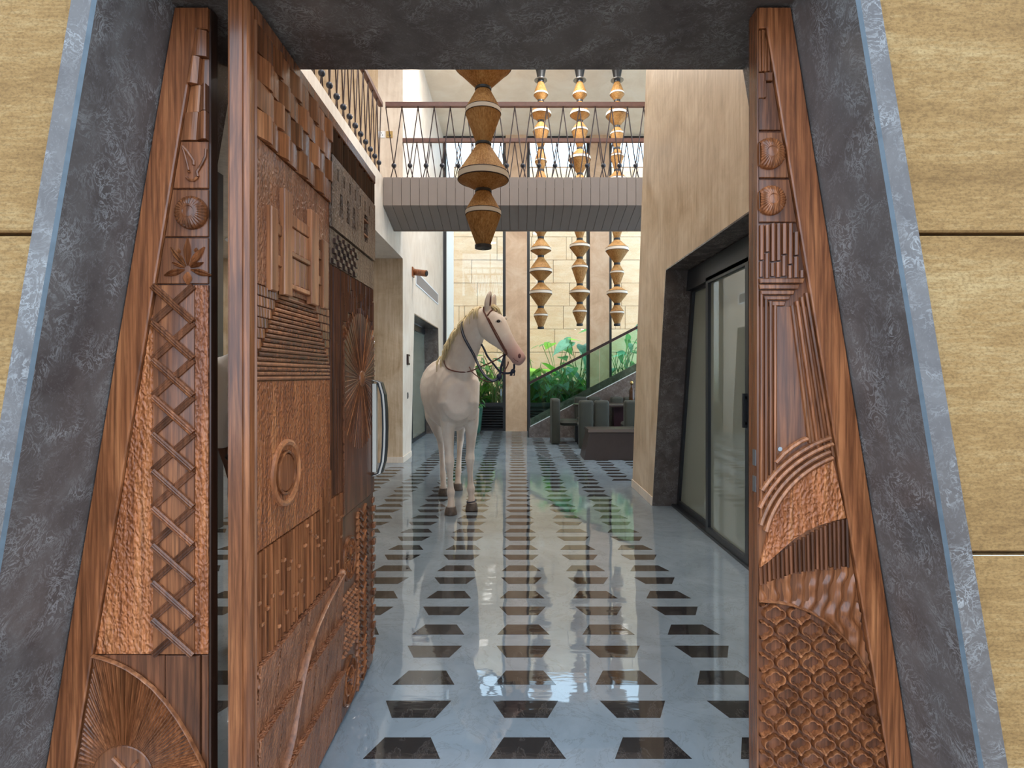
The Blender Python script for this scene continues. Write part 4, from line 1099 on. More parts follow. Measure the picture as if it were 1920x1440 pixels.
# ================================================================== PENDANT LAMPS
def pendant(label, cx, Yl, segs, pxm, top, nseg, group=None, cap=True):
    """segs from the bottom up: (y of lower neck, y of band, half width px, y of upper neck) in photo pixels on this lamp's own plane"""
    X = (cx - 965) * Yl / FPX; Z = lambda y: CH + (703 - y) * pxm
    zb = Z(segs[0][0])
    pl = thing('pendant_lamp', label, 'pendant lamp', (X, Yl, zb), group)
    nr = segs[0][4] * pxm; c = (X, Yl, 0)
    for i, (y0, yb, hw, y1, nk) in enumerate(segs):
        bh = hw * pxm * .125
        zl, zm, zu = Z(y0), Z(yb), Z(y1); nn = nk * pxm; w = hw * pxm; g = .008 if pxm < .006 else .014
        sh = obj('shade', MB().lathe([(nn * .9, zl + g), (w, zm - bh), (w, zm + bh), (nn * .9, zu - g)], nseg, c, .012, caps=False), 'raffia', pl, smooth=25)
        obj('cream_band', MB().lathe([(w * 1.012, zm - bh), (w * 1.018, zm - bh * .2), (w * 1.012, zm + bh)], nseg, c, 0, caps=False), 'cream', sh, smooth=True)
        for zz in (zm - bh, zm + bh): obj('dark_piping', MB().lathe([(w * 1.0, zz - bh * .22), (w * 1.025, zz), (w * 1.0, zz + bh * .22)], nseg, c, 0, caps=False), 'thread', sh)
        obj('collar', MB().lathe([(nn * 1.05, zu - g * 1.4), (nn * 1.08, zu), (nn * 1.05, zu + g * 1.4)], 24, c), 'black', pl, smooth=30)
    if cap:
        z0 = Z(segs[0][0]); k = 1.6 * (.012 if pxm < .006 else .018)
        cp = obj('end_cap', MB().lathe([(nr * 1.0, z0 - k), (nr * 1.08, z0 - k * .9), (nr * 1.08, z0 + .01)], 24, c), 'black', pl, smooth=30)
        obj('finial', MB().lathe([(nr * .18, z0 - k - .006), (nr * .18, z0 - k)], 12, c), 'steel', cp)
    zt = Z(segs[-1][3])
    if top == 'cone':
        dz = obj('glass_disc', MB().lathe([(.12, zt + .02), (.12, zt + .028)], 28, c), 'steel', pl)
        obj('canopy_cone', MB().lathe([(.055, zt), (.06, zt + .05), (.11, CEIL - .002)], 24, c), 'black', pl, smooth=30)
    else:
        obj('cable', MB().tube([(X, Yl, zt), (X, Yl, CEIL - .05)], .012, 8), 'black', pl)
        obj('canopy_cone', MB().lathe([(.05, CEIL - .09), (.11, CEIL - .002)], 24, c), 'black', pl, smooth=30)
    return pl
near = [(462, 399.5, 33, 358, 14.5), (358, 332, 47, 271, 14.5), (271, 210, 33, 167.5, 14.5), (167.5, 118, 53, 60, 14.5), (60, 20, 34, -30, 14.5), (-30, -70, 48, -120, 14.5), (-120, -165, 34, -215, 14.5), (-215, -260, 50, -310, 14.5), (-310, -350, 34, -400, 14.5), (-400, -440, 46, -500, 14.5)]
pendant('large raffia pendant lamp of stacked double cones hanging in front of the footbridge', 906, 4.6, near, 4.6 / FPX, 'cable', 88)
PL = 10.3; pm = PL / FPX
A_ = [(614, 591, 13, 576, 5.6), (576, 549, 21, 528.5, 5.6), (528.5, 508, 21, 481, 5.6), (481, 468, 19, 446, 5.6), (446, 425, 15, 400, 5.6), (400, 385, 20, 362, 5.6), (362, 345, 16, 320, 5.6), (320, 302, 11.5, 279, 5.6), (279, 245, 15, 228, 5.6), (228, 214, 19, 190, 5.6), (190, 177, 13.2, 153, 5.6)]
B_ = [(608, 584, 13.2, 568.5, 5.6), (568.5, 548, 18.6, 534, 5.6), (534, 501, 15, 484, 5.6), (484, 462, 18.6, 449, 5.6), (449, 415, 16, 395, 5.6), (395, 375, 20, 352, 5.6), (352, 340, 14, 327, 5.6), (327, 298, 20.5, 279, 5.6), (279, 245, 15, 228, 5.6), (228, 214, 18, 190, 5.6), (190, 177, 13.2, 153, 5.6)]
C_ = [(608, 586, 13, 570.5, 5.6), (570.5, 549, 19, 536, 5.6), (536, 511, 12.8, 495, 5.6), (495, 468, 21, 448.5, 5.6), (448.5, 420, 13, 400, 5.6), (400, 380, 20, 352, 5.6), (352, 338, 18, 320, 5.6), (320, 293, 12.6, 279, 5.6), (279, 251, 12.6, 238, 5.6), (238, 215, 20.5, 190, 5.6), (190, 176, 13.2, 153, 5.6)]
pendant('slim raffia pendant lamp hanging beside the first pillar', 1014, PL, A_, pm, 'cone', 48)
pendant('slim raffia pendant lamp hanging between the two outer slim lamps', 1087, PL, B_, pm, 'cone', 48)
pendant('slim raffia pendant lamp hanging next to the tan right wall', 1157, PL, C_, pm, 'cone', 48)

# ================================================================== FILL LIGHTS (ceiling lamps added to brighten the interior)
NTH = ['first', 'second', 'third', 'fourth', 'fifth', 'sixth', 'seventh', 'eighth', 'ninth', 'tenth', 'eleventh', 'twelfth', 'thirteenth']
def fill_light(x, y, z, w, col=(1, .97, .93), where='over the hall', extra=''):
    dn = thing('fill_light', 'added round fill light ' + where + extra, 'fill light', (x, y, z), 'added fill lights ' + where)
    obj('trim_ring', MB().lathe([(.20, z - .012), (.235, z - .012), (.235, z - .001), (.20, z - .001)], 28, (x, y, 0), caps=False), 'white', dn)
    L = bpy.data.lights.new('fill_lamp', 'AREA'); L.shape = 'DISK'; L.size = .38; L.energy = w; L.color = col
    lo = bpy.data.objects.new('lamp', L); COL.objects.link(lo); lo.parent = dn; lo.location = (0, 0, -.014)
for x, sd in ((-1.0, 'gallery side'), (.9, 'tan wall side')):
    for i, y in enumerate((2.7, 4.3, 5.9, 9.3)): fill_light(x, y, CEIL, FILL_W * (.5, .75, .9, 0.8 if x < 0 else 2.6)[i], where='over the hall', extra=', %s, %s from the entrance' % (sd, NTH[i]))
for y, e in ((7.4, ' beside the footbridge'), (8.3, ' near the added rooflight')): fill_light(3.6, y, CEIL, FILL_W * 1.8, where='over the dining corner', extra=e)
for (x, y, e) in ((-4.6, 6.6, ' deep in the lobby'), (-3.6, 7.4, ' nearer the pier')): fill_light(x, y, 3.14, FILL_W * .3, where='under the side gallery', extra=e)
for (x, y) in ((-3.4, 5.4),): fill_light(x, y, CEIL, FILL_W * .5, where='above the side gallery')
fill_light(2.6, 4.4, 3.2, FILL_W * .22, where='behind the right glass doors')

# ================================================================== WALL FITTINGS ON THE LEFT WALL
gr = thing('air_grille', 'long slotted air grille above the left doorway', 'air grille', (LX, 11, 3.0))
obj('grille_frame', MB().box(LX, LX + .012, 9.62, 12.42, 2.92, 2.94).box(LX, LX + .012, 9.62, 12.42, 3.14, 3.16).box(LX, LX + .012, 9.62, 9.64, 2.94, 3.14).box(LX, LX + .012, 12.40, 12.42, 2.94, 3.14), 'white', gr)
obj('grille_back', MB().box(LX, LX + .002, 9.64, 12.40, 2.94, 3.14), 'grille', gr)
gm = mesh('grille_blade', MB().box(LX + .002, LX + .010, 0, .028, 2.94, 3.14), 'grille')
for k in range(46): inst('grille_blade', gm, gr, (0, 9.65 + k * .06, 0))
sc = thing('wall_spotlight', 'small timber wall spotlight above the left doorway', 'wall light', (LX, 9.35, 3.08))
obj('mount', MB().box(LX, LX + .02, 9.27, 9.43, 3.0, 3.16, .004), 'wood_lite', sc)
obj('barrel', MB().tube([(LX + .02, 9.38, 3.09), (LX + .24, 9.30, 3.05)], .055, 14), 'wood_lite', sc, smooth=30)
obj('lens', MB().tube([(LX + .238, 9.30, 3.05), (LX + .25, 9.296, 3.048)], .042, 14), 'frame', sc)
ip = thing('intercom', 'slim bronze intercom box on the pale wall beside the pier', 'intercom', (LX, 8.9, 1.6))
obj('housing', MB().box(LX, LX + .03, 8.82, 8.97, 1.51, 1.68, .004), 'bronze', ip)
obj('face', MB().box(LX + .03, LX + .033, 8.85, 8.94, 1.54, 1.65), 'cream', ip)
sw = thing('light_switch', 'small steel switch plate on the pale wall under the intercom', 'switch', (LX, 8.9, 1.02))
obj('plate', MB().box(LX, LX + .01, 8.86, 8.94, .97, 1.07, .002), 'steel', sw); obj('rocker', MB().box(LX + .01, LX + .014, 8.885, 8.915, .99, 1.05), 'frame', sw)
for (px, m, lab) in ((715, 'white', 'white socket plate on the upper gallery wall'), (730, 'brass', 'brass socket plate on the upper gallery wall')):
    x = (px - 965) * 8.52 / FPX; z = CH + 451 * 8.52 / FPX
    so = thing('socket', lab, 'socket', (x, 8.52, z))
    obj('plate', MB().box(x - .05, x + .05, 8.518, 8.53, z - .05, z + .05, .003), m, so)
    for q in ((-.018, -.012), (.018, -.012), (0, .02)): obj('hole', MB().box(x + q[0] - .006, x + q[0] + .006, 8.516, 8.519, z + q[1] - .007, z + q[1] + .007), 'frame', so)

# ================================================================== STAIR
stz = lambda x: .23 + (x - .335) * .517
sr = thing('staircase', 'dark marble stair with glass side rising behind the dining table', 'staircase', (1.5, 12.0, 0))
obj('stringer', MB().prism([(.31, .0), (4.5, 0), (4.5, stz(4.5)), (.335, .23), (.31, .21)], 11.95, 12.03, axis=1), 'stone', sr)
obj('stringer', MB().prism([(.34, .0), (4.5, 0), (4.5, stz(4.5) + .09), (.34, .31)], 13.0, 13.08, axis=1), 'stone', sr)
obj('edge_strip', MB().prism([(.335, .231), (4.5, stz(4.5) + .001), (4.5, stz(4.5) + .015), (.335, .245)], 11.948, 12.032, axis=1), 'edge_highlight', sr)  # highlight line along the stringer top, painted as a near-white strip
for k in range(13):
    x = .34 + k * .317; z = .0 + (k + 1) * .164
    obj('tread', MB().box(x, x + .335, 12.031, 12.999, max(0, z - .06), z), 'stone', sr)
gp = [(.34, stz(.34) + .016), (4.5, stz(4.5) + .016), (4.5, stz(4.5) + .91), (.34, stz(.34) + .91)]
for a, b in ((.345, 1.83), (1.84, 3.2), (3.21, 4.5)):
    obj('glass_panel', MB().prism([(a, stz(a) + .016), (b, stz(b) + .016), (b, stz(b) + .915), (a, stz(a) + .915)], 11.984, 11.996, axis=1), 'glass_stair', sr)
for yy in (11.975, 12.005):
    obj('handrail', MB().prism([(.29, stz(.29) + .92), (4.5, stz(4.5) + .92), (4.5, stz(4.5) + .985), (.29, stz(.29) + .985)], yy - .012, yy + .012, axis=1), 'bronze', sr)
obj('newel', MB().box(.285, .335, 11.96, 12.02, 0, stz(.31) + .93), 'frame', sr)

# ================================================================== DINING CORNER
def slab(mb, cx, cy, w, d, z0, z1):
    """upright upholstered cushion with rounded plan and softened ends"""
    n = 24; prof = [(.80, z0), (.97, z0 + .025), (1, z0 + .06), (1, z1 - .06), (.96, z1 - .022), (.8, z1 - .004), (.3, z1)]; vs = []
    for q, z in prof:
        for k in range(n):
            a = 2 * math.pi * k / n; cs, sn = math.cos(a), math.sin(a); e = .45
            vs.append((cx + w / 2 * q * math.copysign(abs(cs) ** e, cs), cy + d / 2 * q * math.copysign(abs(sn) ** e, sn), z))
    fs = [(i * n + k, i * n + (k + 1) % n, (i + 1) * n + (k + 1) % n, (i + 1) * n + k) for i in range(len(prof) - 1) for k in range(n)]
    return mb.add(vs, fs + [tuple(range(n - 1, -1, -1)), tuple((len(prof) - 1) * n + k for k in range(n))])
def chair(label, x, y, ang):
    ch = thing('dining_chair', label, 'chair', (x, y, 0), 'velvet chairs around the dining table')
    ca, sa = math.cos(ang), math.sin(ang)
    f = lambda a, b, c: (x + a * ca - b * sa, y + a * sa + b * ca, c)
    for q in (-.142, .142): obj('back_cushion', slab(MB(f), q, -.24, .27, .17, .004, .885), 'velvet', ch, smooth='all')
    obj('seat', slab(MB(f), 0, .06, .52, .46, .36, .475), 'velvet', ch, smooth='all')
    for q in (-.19, .19): obj('leg', MB(f).box(q - .03, q + .03, .18, .24, .002, .37), 'black', ch)
    return ch
chair('green-grey velvet chair at the head of the dining table beside the stair foot', 1.04, 11.0, -math.pi / 2)
chair('green-grey velvet chair backing onto the low plinth, stair foot end', 1.45, 10.42, 0)
chair('green-grey velvet chair backing onto the low plinth, half hidden by tan wall', 2.28, 10.42, 0)
chair('green-grey velvet chair between the table and the stair, stair foot end', 1.55, 11.62, math.pi)
chair('green-grey velvet chair between the table and the stair, nearest the bottle', 2.32, 11.62, math.pi)
tb = thing('dining_table', 'dark rounded dining table on a plum pedestal among velvet chairs', 'table', (2.3, 11.0, 0))
n = 32; P = [(2.35 + 1.18 * math.copysign(abs(math.cos(a)) ** .55, math.cos(a)), 11.02 + .40 * math.copysign(abs(math.sin(a)) ** .55, math.sin(a))) for a in [2 * math.pi * k / n for k in range(n)]]
obj('table_top', MB().prism(P, .735, .775, bev=.006), 'dark_lacquer', tb)
obj('pedestal', MB().box(1.95, 2.3, 10.9, 11.15, .03, .735, .01), 'plum', tb); obj('pedestal_foot', MB().box(1.85, 2.75, 10.85, 11.2, .002, .03, .005), 'dark_lacquer', tb)
obj('pedestal', MB().box(2.35, 2.65, 10.9, 11.15, .03, .735, .01), 'dark_lacquer', tb)
bt = thing('bottle', 'amber glass decanter with brass stopper on the dining table', 'bottle', (2.31, 10.95, .775))
M['amber'] = plain('amber_glass', (70, 42, 18), 0.08)
obj('body', MB().lathe([(.048, .776), (.052, .79), (.052, 1.02), (.035, 1.08), (.017, 1.11), (.017, 1.155)], 20, (2.31, 10.95, 0)), 'amber', bt, smooth=35)
obj('stopper', MB().lathe([(.014, 1.155), (.030, 1.17), (.036, 1.195), (.026, 1.225), (.012, 1.23)], 16, (2.31, 10.95, 0)), 'brass', bt, smooth='all')
pb = thing('low_plinth', 'low dark plinth with slanted end on the floor in front of the dining chairs', 'plinth', (1.6, 9.0, 0))
def slant(mb, x0b, x0t, x1, y0, y1, z0, z1):
    i = .03
    return mb.add([(x0b, y0, z0), (x1, y0, z0), (x1, y1, z0), (x0b, y1, z0), (x0t, y0 + i, z1), (x1, y0 + i, z1), (x1, y1 - i, z1), (x0t, y1 - i, z1)], [(3, 2, 1, 0), (4, 5, 6, 7), (0, 1, 5, 4), (1, 2, 6, 5), (2, 3, 7, 6), (3, 0, 4, 7)])
obj('base', slant(MB(), 1.10, 1.19, 3.1, 8.80, 9.35, .002, .43), 'dark_lacquer', pb)
obj('top', slant(MB(), 1.165, 1.175, 3.1, 8.81, 9.34, .436, .485), 'dark_lacquer', pb)

# ================================================================== PLANTS
def leaf_mesh(kind, mat, name):
    """single leaf, base at origin, pointing along +y, curved with midrib fold"""
    mb = MB(); n = 7; vs = []; fs = []
    for i in range(n + 1):
        t = i / n
        if kind == 'heart': w = .46 * math.sin(math.pi * min(1, (t + .09) ** .62)) if t < 1 else 0
        elif kind == 'lance': w = .15 * math.sin(math.pi * t ** .8)
        else: w = .24 * math.sin(math.pi * t ** .75)
        droop = -.30 * t * t if kind == 'heart' else -.42 * t * t
        for sx in (-1, -.5, 0, .5, 1):
            vs.append((sx * w, t - (.16 * abs(sx) * (1 - t) if kind == 'heart' else 0), droop + .16 * abs(sx) * w * (1 if kind != 'heart' else .6)))
    for i in range(n):
        for k in range(4): fs.append((i * 5 + k, i * 5 + k + 1, i * 5 + 6 + k, i * 5 + 5 + k))
    mb.add(vs, fs); return mesh(name, mb, mat, 'all')
LEAF = {k + m: leaf_mesh(k, m, 'leaf') for k in ('heart', 'lance', 'oval') for m in ('leaf_bright', 'leaf_mid', 'leaf_blue')}
def plant(name, label, cat, x, y, z0, n, hmin, hmax, lmin, lmax, key, group=None, spread=.5, tilt=(.2, .8), seed=0):
    r = random.Random(seed); p = thing(name, label, cat, (x, y, z0), group)
    for i in range(n):
        a = 2 * math.pi * (i * .382 + r.uniform(-.05, .05)); h = r.uniform(hmin, hmax); L = r.uniform(lmin, lmax); o = spread * r.uniform(.25, 1) * h * .5
        bx, by = x + math.cos(a) * o, y + math.sin(a) * o
        tx, ty = bx + L * math.cos(a), by + L * math.sin(a)
        lo, hi = BY + .17 + L * .3, 15.93 - L * .25
        if min(by, ty) < lo: by += lo - min(by, ty)
        ty = by + L * math.sin(a)
        if max(by, ty) > hi: by -= max(by, ty) - hi
        if min(bx, tx) < LX + .04 + L * .3: bx += LX + .04 + L * .3 - min(bx, tx)
        obj('stem', MB().tube([(x, y, z0 - .02), (x + (bx - x) * .35, y + (by - y) * .35, z0 + h * .6), (bx, by, z0 + h)], .009, 5), 'stem', p)
        ky = key if isinstance(key, str) else r.choice(key)
        inst('leaf', LEAF[ky], p, (bx, by, z0 + h), (r.uniform(-tilt[1], tilt[0]), r.uniform(-.5, .5), a - math.pi / 2), (L, L, L))
    return p
BEDZ = .48
kb = ['lanceleaf_bright', 'ovalleaf_mid', 'ovalleaf_bright', 'lanceleaf_mid']
g1 = 'leafy plants massed behind the louvre window beside the horse'
for i in range(13):
    x = -1.45 + .095 * i + R.uniform(-.05, .05); y = 13.75 + .16 * (i % 5)
    plant('leafy_plant', 'dense green leafy plant behind the louvre window, %s from the white end wall' % NTH[i], 'plant', x, y, BEDZ, 15, .2, .95 + .2 * (i % 3), .25, .45, kb, g1, .9, seed=i)
g2 = 'leafy plants behind the stair glass between the pillars'
for i in range(13):
    x = .35 + .125 * i; y = 13.8 + .17 * (i % 4)
    plant('leafy_plant', 'arching green leafy plant behind the stair glass, %s from the first pillar' % NTH[i], 'plant', x, y, BEDZ, 15, .15, .85 + .25 * (i % 2), .3, .6, ['lanceleaf_bright', 'lanceleaf_mid', 'ovalleaf_blue', 'ovalleaf_mid'], g2, .9, seed=40 + i)
plant('taro_plant', 'tall taro with broad heart-shaped leaves between the two pillars', 'plant', 1.15, 14.9, BEDZ, 7, 1.0, 1.9, .32, .46, ['heartleaf_bright', 'heartleaf_mid'], None, .6, (.1, .7), 91)
plant('taro_plant', 'tall taro with broad drooping blue-green leaves beside the second pillar', 'plant', 1.72, 14.7, BEDZ, 6, 1.2, 1.9, .40, .55, 'heartleaf_blue', None, .5, (-.4, 1.4), 92)
plant('banana_plant', 'arching long-leaved plant just right of the first pillar', 'plant', .55, 14.6, BEDZ, 8, .9, 1.5, .7, 1.0, ['lanceleaf_bright', 'lanceleaf_mid'], None, .5, (.3, .5), 93)
for i in range(5):
    plant('shrub', 'blue-green shrub behind the stair rail, %s from the second pillar' % NTH[i], 'plant', 2.5 + .35 * i, 14.2 + .3 * (i % 3), BEDZ, 16, .8, 1.9 + .3 * (i % 2), .22, .42, ['ovalleaf_blue', 'ovalleaf_mid'], 'shrubs right of the second pillar', .8, seed=60 + i)
# glazed pot with trailing flowers by the window
pp = thing('flower_pot', 'tall teal glazed pot with coral flowers standing behind the horse', 'potted plant', (-.95, 12.9, 0))
c = (-.95, 12.9, 0)
obj('pot', MB().lathe([(.13, .003), (.16, .05), (.2, .45), (.21, .58), (.19, .60), (.17, .56)], 24, c), 'teal_pot', pp, smooth=40)
obj('soil', MB().lathe([(.17, .53), (.17, .555)], 20, c), 'soil', pp)
rr = random.Random(5)
for i in range(26):
    a = rr.uniform(0, 6.28); h = rr.uniform(.05, .3); o = rr.uniform(.03, .22)
    b = (c[0] + o * math.cos(a), c[1] + o * math.sin(a), .56 + h - .35 * max(0, o - .14))
    obj('stem', MB().tube([(c[0] + .05 * math.cos(a), c[1] + .05 * math.sin(a), .55), b], .004, 4), 'stem', pp)
    if i % 2: inst('leaf', LEAF['ovalleaf_mid'], pp, b, (rr.uniform(-.6, .2), 0, a - 1.57), (.13,) * 3)
    else: obj('flower', MB().ball(b, .022, 7, 5, (1, 1, .7)), 'flower', pp)
# ================================================================== HORSE
def px3(px, py, Y): return ((px - 965) * Y / FPX, Y, CH - (py - 703) * Y / FPX)
HB = Vector((-.65, 5.9, 0))
MUZZLE = tuple(Vector(px3(973, 671, 4.88)) - HB)
M['coat'] = coat()
def solid(name, mb, mat, parent, voxel, smooth_it=6):
    """join overlapping lofts into one continuous skin"""
    me = mesh('tmp', mb, None); o = bpy.data.objects.new('tmp', me); COL.objects.link(o)
    md = o.modifiers.new('r', 'REMESH'); md.mode = 'VOXEL'; md.voxel_size = voxel
    sm = o.modifiers.new('s', 'SMOOTH'); sm.factor = .5; sm.iterations = smooth_it
    dg = bpy.context.evaluated_depsgraph_get(); ev = o.evaluated_get(dg); em = bpy.data.meshes.new_from_object(ev)
    bpy.data.objects.remove(o); bpy.data.meshes.remove(me)
    em.name = name; off = worldloc(parent)
    em.transform(Matrix.Translation(-off)); em.materials.clear(); em.materials.append(M[mat])
    em.polygons.foreach_set('use_smooth', [True] * len(em.polygons))
    no = bpy.data.objects.new(name, em); COL.objects.link(no); no.parent = parent; return no
hs = thing('horse', 'cream white horse in a brown bridle standing on the polished floor', 'horse', HB)
la = (.97, .22, 0)
mb = MB()
trunk = [((-.85, 6.82, 1.30), .08, .10), ((-.84, 6.74, 1.26), .18, .22), ((-.825, 6.60, 1.22), .26, .31), ((-.805, 6.43, 1.205), .292, .34), ((-.765, 6.2, 1.18), .288, .325), ((-.70, 5.95, 1.14), .295, .355), ((-.635, 5.7, 1.145), .268, .375), ((-.59, 5.53, 1.19), .23, .375), ((-.555, 5.39, 1.16), .21, .33), ((-.54, 5.30, 1.13), .190, .26), ((-.537, 5.255, 1.13), .160, .215), ((-.535, 5.225, 1.13), .11, .15)]
mb.loft([(c, w, h, la) for c, w, h in trunk], 24)
for sx in (-1, 1):   # breast and shoulder muscle
    mb.loft([((-.55 + sx * .10, 5.47, 1.42), .05, .10, la), ((-.55 + sx * .125, 5.40, 1.25), .085, .15, la), ((-.545 + sx * .12, 5.34, 1.08), .085, .13, la), ((-.54 + sx * .11, 5.38, .93), .06, .08, la)], 14)
neck = [((-.575, 5.58, 1.20), .17, .28, la), (px3(858, 694, 5.40), .135, .215, (.86, .5, 0)), (px3(868, 662, 5.29), .105, .180, (.7, .71, 0)), (px3(879, 637, 5.19), .088, .150, (.5, .86, 0)), (px3(892, 613, 5.11), .078, .126, (.42, .91, 0)), (px3(905, 596, 5.05), .075, .105, (.40, .92, 0)), (px3(916, 590, 5.02), .06, .075, (.40, .92, 0))]
mb.loft(neck, 20)
lh = (.38, .925, 0)
head = [(px3(899, 588, 5.06), .045, .055, lh), (px3(906, 592, 5.04), .068, .086, lh), (px3(917, 604, 5.01), .086, .125, lh), (px3(926, 615, 4.99), .088, .140, lh), (px3(935, 626, 4.96), .080, .122, lh), (px3(945, 638, 4.93), .066, .096, lh), (px3(955, 650, 4.91), .055, .078, lh), (px3(964, 661, 4.89), .053, .070, lh), (px3(971, 670, 4.87), .055, .068, lh), (px3(975.5, 675, 4.86), .050, .063, lh), (px3(979, 678.5, 4.855), .040, .050, lh), (px3(980.5, 680, 4.853), .02, .03, lh)]
mb.loft(head, 20)
# brow ridge, cheek bone, nostril swelling, lips
brow = px3(936, 602, 4.92); mb.ball(brow, .026, 10, 7, (1, .6, .8))
mb.ball(px3(947, 597, 5.05), .022, 10, 7)
mb.loft([(px3(938, 612, 4.925), .012, .02, lh), (px3(948, 630, 4.895), .012, .018, lh), (px3(957, 646, 4.875), .008, .012, lh)], 8)
mb.ball(px3(976, 666, 4.84), .030, 10, 7, (.9, .6, 1.1)); mb.ball(px3(966, 678, 4.87), .03, 10, 7, (1.1, .9, .75))
# legs
def leg(pts): mb.loft([(c, w, d, la) for c, w, d in pts], 14)
F = lambda x, y, z: (x, y, z)
leg([(F(-.665, 5.46, 1.02), .085, .12), (F(-.655, 5.43, .86), .072, .095), (F(-.645, 5.42, .70), .052, .068), (F(-.638, 5.415, .57), .042, .050), (F(-.634, 5.40, .50), .050, .057), (F(-.632, 5.40, .44), .037, .043), (F(-.628, 5.41, .34), .028, .034), (F(-.625, 5.415, .25), .031, .037), (F(-.622, 5.41, .205), .044, .049), (F(-.62, 5.395, .15), .031, .036), (F(-.618, 5.38, .10), .036, .042), (F(-.618, 5.37, .06), .046, .05)])
leg([(F(-.435, 5.52, 1.02), .085, .12), (F(-.43, 5.53, .86), .070, .092), (F(-.437, 5.55, .70), .050, .066), (F(-.445, 5.56, .58), .041, .048), (F(-.448, 5.555, .51), .050, .057), (F(-.448, 5.56, .45), .037, .043), (F(-.446, 5.57, .35), .028, .034), (F(-.443, 5.575, .26), .031, .037), (F(-.440, 5.57, .21), .044, .049), (F(-.435, 5.56, .15), .031, .036), (F(-.432, 5.55, .10), .036, .042), (F(-.43, 5.545, .06), .046, .05)])
leg([(F(-.945, 6.50, 1.16), .10, .19), (F(-.94, 6.42, 1.0), .115, .19), (F(-.925, 6.34, .86), .095, .145), (F(-.90, 6.38, .74), .062, .095), (F(-.875, 6.46, .63), .043, .065), (F(-.86, 6.49, .56), .044, .062), (F(-.85, 6.45, .48), .035, .045), (F(-.835, 6.40, .36), .030, .036), (F(-.823, 6.36, .25), .033, .038), (F(-.815, 6.33, .20), .040, .045), (F(-.808, 6.29, .14), .032, .037), (F(-.802, 6.25, .09), .038, .043), (F(-.80, 6.24, .06), .046, .05)])
leg([(F(-.62, 6.60, 1.16), .10, .19), (F(-.62, 6.56, 1.0), .115, .19), (F(-.625, 6.52, .86), .095, .145), (F(-.64, 6.60, .74), .062, .095), (F(-.655, 6.70, .63), .043, .065), (F(-.66, 6.735, .56), .044, .062), (F(-.662, 6.69, .48), .035, .045), (F(-.665, 6.64, .36), .030, .036), (F(-.667, 6.60, .25), .033, .038), (F(-.668, 6.58, .20), .040, .045), (F(-.668, 6.55, .14), .032, .037), (F(-.668, 6.52, .09), .038, .043), (F(-.668, 6.51, .06), .046, .05)])
# ears
def ear(b, tip, w):
    b, tip = Vector(b), Vector(tip); m1 = b.lerp(tip, .4) + Vector((-.006, 0, 0)); m2 = b.lerp(tip, .78) + Vector((-.004, 0, 0))
    mb.loft([(b, w * .7, w * .5, lh), (m1, w, w * .55, lh), (m2, w * .75, w * .4, lh), (tip, w * .2, w * .14, lh)], 12)
ear(px3(914, 582, 4.99), px3(920, 545, 4.97), .056); ear(px3(926, 582, 5.09), px3(928, 550, 5.08), .046)
body = solid('body', mb, 'coat', hs, .0095, 9)
from mathutils.bvhtree import BVHTree
dg = bpy.context.evaluated_depsgraph_get()
bv = BVHTree.FromPolygons([v.co + HB for v in body.data.vertices], [tuple(p.vertices) for p in body.data.polygons])
# hooves, eyes, nostrils, inner ears
for (x, y) in ((-.618, 5.365), (-.43, 5.54), (-.80, 6.235), (-.668, 6.505)):
    P = [(1.0, .003), (1.0, .012), (.8, .07), (.62, .078)]; vs = []; n = 16
    for q, z in P:
        for k in range(n):
            a = 2 * math.pi * k / n; vs.append((x + .062 * q * math.cos(a), y + (.066 * q * math.sin(a)) - (.0 if q > .9 else -.012), z))
    obj('hoof', MB().add(vs, [(i * n + k, i * n + (k + 1) % n, (i + 1) * n + (k + 1) % n, (i + 1) * n + k) for i in range(3) for k in range(n)] + [tuple(range(n)), tuple(3 * n + k for k in range(n))]), 'hoof', hs, smooth=50)
obj('anklet', MB().tube([(-.432 + .046 * math.cos(a), 5.55 + .052 * math.sin(a), .088 + .008 * math.cos(a)) for a in [2 * math.pi * k / 16 for k in range(16)]], .006, 6, closed=True), 'navy', hs)
obj('eye', MB().ball(px3(947.5, 597.5, 5.066), .0145, 12, 8), 'eye', hs, smooth='all')
obj('inner_ear', MB().ball(px3(918.5, 562, 4.957), .030, 10, 8, (.45, .3, 1.9)), 'pinkdark', hs, smooth='all')
# mane and tail: tapered locks
rr = random.Random(3); mb = MB()
cr = [(906, 574, 5.06), (895, 583, 5.09), (883, 594, 5.14), (872, 605, 5.19), (861, 617, 5.25), (851, 630, 5.31), (842, 643, 5.37), (833, 656, 5.43), (826, 665, 5.50)]
def crest(t):
    t *= len(cr) - 1; i = min(int(t), len(cr) - 2); u = t - i
    return Vector(px3(*[cr[i][k] * (1 - u) + cr[i + 1][k] * u for k in range(3)]))
for k in range(260):
    t = (k + rr.random()) / 260; p = crest(t); nn_ = bv.find_nearest(p); p = nn_[0] - nn_[1] * .004; side = -1 if rr.random() < .45 else 1
    L = rr.uniform(.06, .13) * (0.9 + .3 * t)
    d = Vector((-.55 + rr.uniform(-.2, .2), -.35 * (1 if side < 0 else -1) + rr.uniform(-.2, .2), .35))
    q1 = p + d * L * .45; q2 = p + Vector((d.x * .75, d.y * 1.5, -.25)) * L; q3 = p + Vector((d.x * .7, d.y * 2.0, -1.0)) * L
    mb.tube([p, q1, q2, q3], 0, 5, rr=[.007, .006, .0045, .001])
obj('mane', mb, 'mane', hs, smooth='all')
mb = MB()
